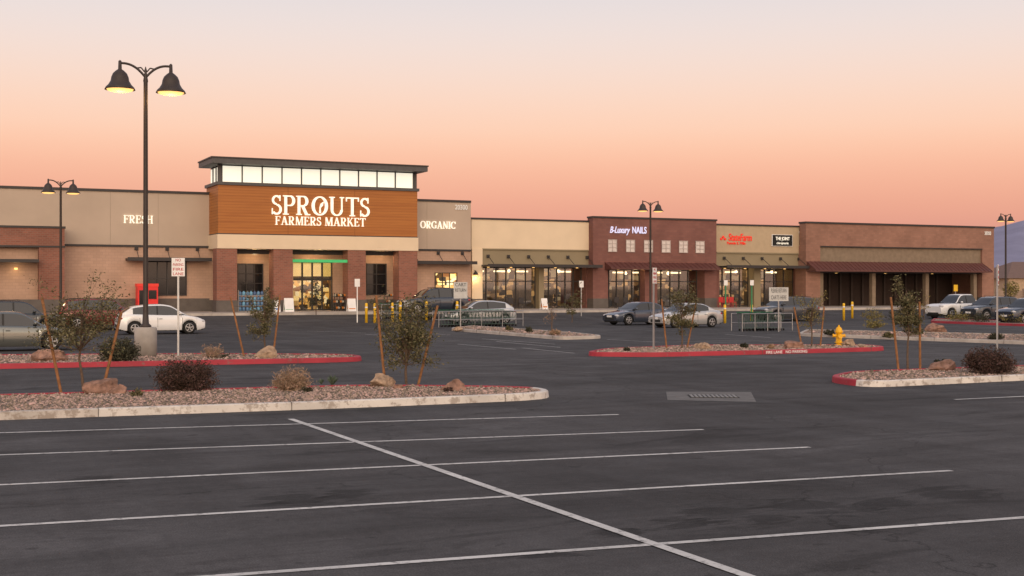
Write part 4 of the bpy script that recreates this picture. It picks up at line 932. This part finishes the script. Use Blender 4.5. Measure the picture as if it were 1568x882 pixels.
mb.obj('mountain_range',[pmat('hazy_mountain',(.16,.16,.23),scale=.01,var=.15,rough=1,emit=(.20,.17,.26),es=.25)],origin=(0,0,0))  # distance haze put into the bluish colour and a faint glow

# ---------------------------------------------------------------- sky & light
w=bpy.data.worlds.new('World'); scn.world=w; w.use_nodes=True; nt=w.node_tree; nt.nodes.clear()
out=nt.nodes.new('ShaderNodeOutputWorld'); bg=nt.nodes.new('ShaderNodeBackground'); bg2=nt.nodes.new('ShaderNodeBackground'); ad=nt.nodes.new('ShaderNodeAddShader')
sky=nt.nodes.new('ShaderNodeTexSky'); sky.sky_type='NISHITA'; sky.sun_disc=False; sky.sun_elevation=radians(1.5); sky.sun_rotation=radians(198); sky.dust_density=2; sky.ozone_density=1.5
lk(nt,sky.outputs[0],bg2.inputs[0]); bg2.inputs[1].default_value=.05
tc=nt.nodes.new('ShaderNodeTexCoord'); sp=nt.nodes.new('ShaderNodeSeparateXYZ'); lk(nt,tc.outputs['Generated'],sp.inputs[0])
r=nt.nodes.new('ShaderNodeValToRGB'); r.color_ramp.interpolation='B_SPLINE'; el=r.color_ramp.elements
stops=[(0,(.56,.29,.26)),(.03,(.66,.30,.25)),(.057,(.78,.34,.255)),(.0927,(.91,.455,.32)),(.123,(.96,.59,.425)),(.173,(.88,.68,.60)),(.2216,(.77,.69,.69)),(.35,(.60,.57,.62)),(.6,(.47,.47,.56)),(1,(.38,.41,.52))]
el[0].position=0; el[0].color=stops[0][1]+(1,); el[1].position=1; el[1].color=stops[-1][1]+(1,)
for p_,c_ in stops[1:-1]: q=el.new(p_); q.color=c_+(1,)
lk(nt,sp.outputs['Z'],r.inputs[0]); 
dp=nt.nodes.new('ShaderNodeVectorMath'); dp.operation='DOT_PRODUCT'; lk(nt,tc.outputs['Generated'],dp.inputs[0]); sd=Vector((-.31,-.94,.12)).normalized(); dp.inputs[1].default_value=sd
mr=nt.nodes.new('ShaderNodeMapRange'); mr.inputs['From Min'].default_value=.1; mr.inputs['From Max'].default_value=1; mr.inputs['To Max'].default_value=1; mr.interpolation_type='SMOOTHSTEP'; lk(nt,dp.outputs['Value'],mr.inputs['Value'])
mx=nt.nodes.new('ShaderNodeMixRGB'); mx.blend_type='ADD'; mx.inputs['Color2'].default_value=(1.2,.90,.60,1); lk(nt,mr.outputs['Result'],mx.inputs['Fac']); lk(nt,r.outputs[0],mx.inputs['Color1'])
lk(nt,mx.outputs[0],bg.inputs[0]); bg.inputs[1].default_value=1.0
lk(nt,bg.outputs[0],ad.inputs[0]); lk(nt,bg2.outputs[0],ad.inputs[1]); lk(nt,ad.outputs[0],out.inputs[0])
sl=bpy.data.lights.new('sun','SUN'); sl.energy=.9; sl.angle=radians(30); sl.color=(1,.84,.64)
so=bpy.data.objects.new('sun',sl); scn.collection.objects.link(so); dv=Vector((-.31,-.94,.18)); so.rotation_euler=dv.to_track_quat('Z','Y').to_euler(); so.location=(-20,-60,30)
cam=bpy.data.cameras.new('camera'); cam.sensor_width=36; cam.lens=F/1568*36; cam.clip_end=9000; cam.clip_start=.1
co=bpy.data.objects.new('camera',cam); co.location=(0,0,H); co.rotation_euler=(pi/2,0,-TH); scn.collection.objects.link(co); scn.camera=co
scn.view_settings.view_transform='Standard'; scn.view_settings.look='None'; scn.view_settings.exposure=0
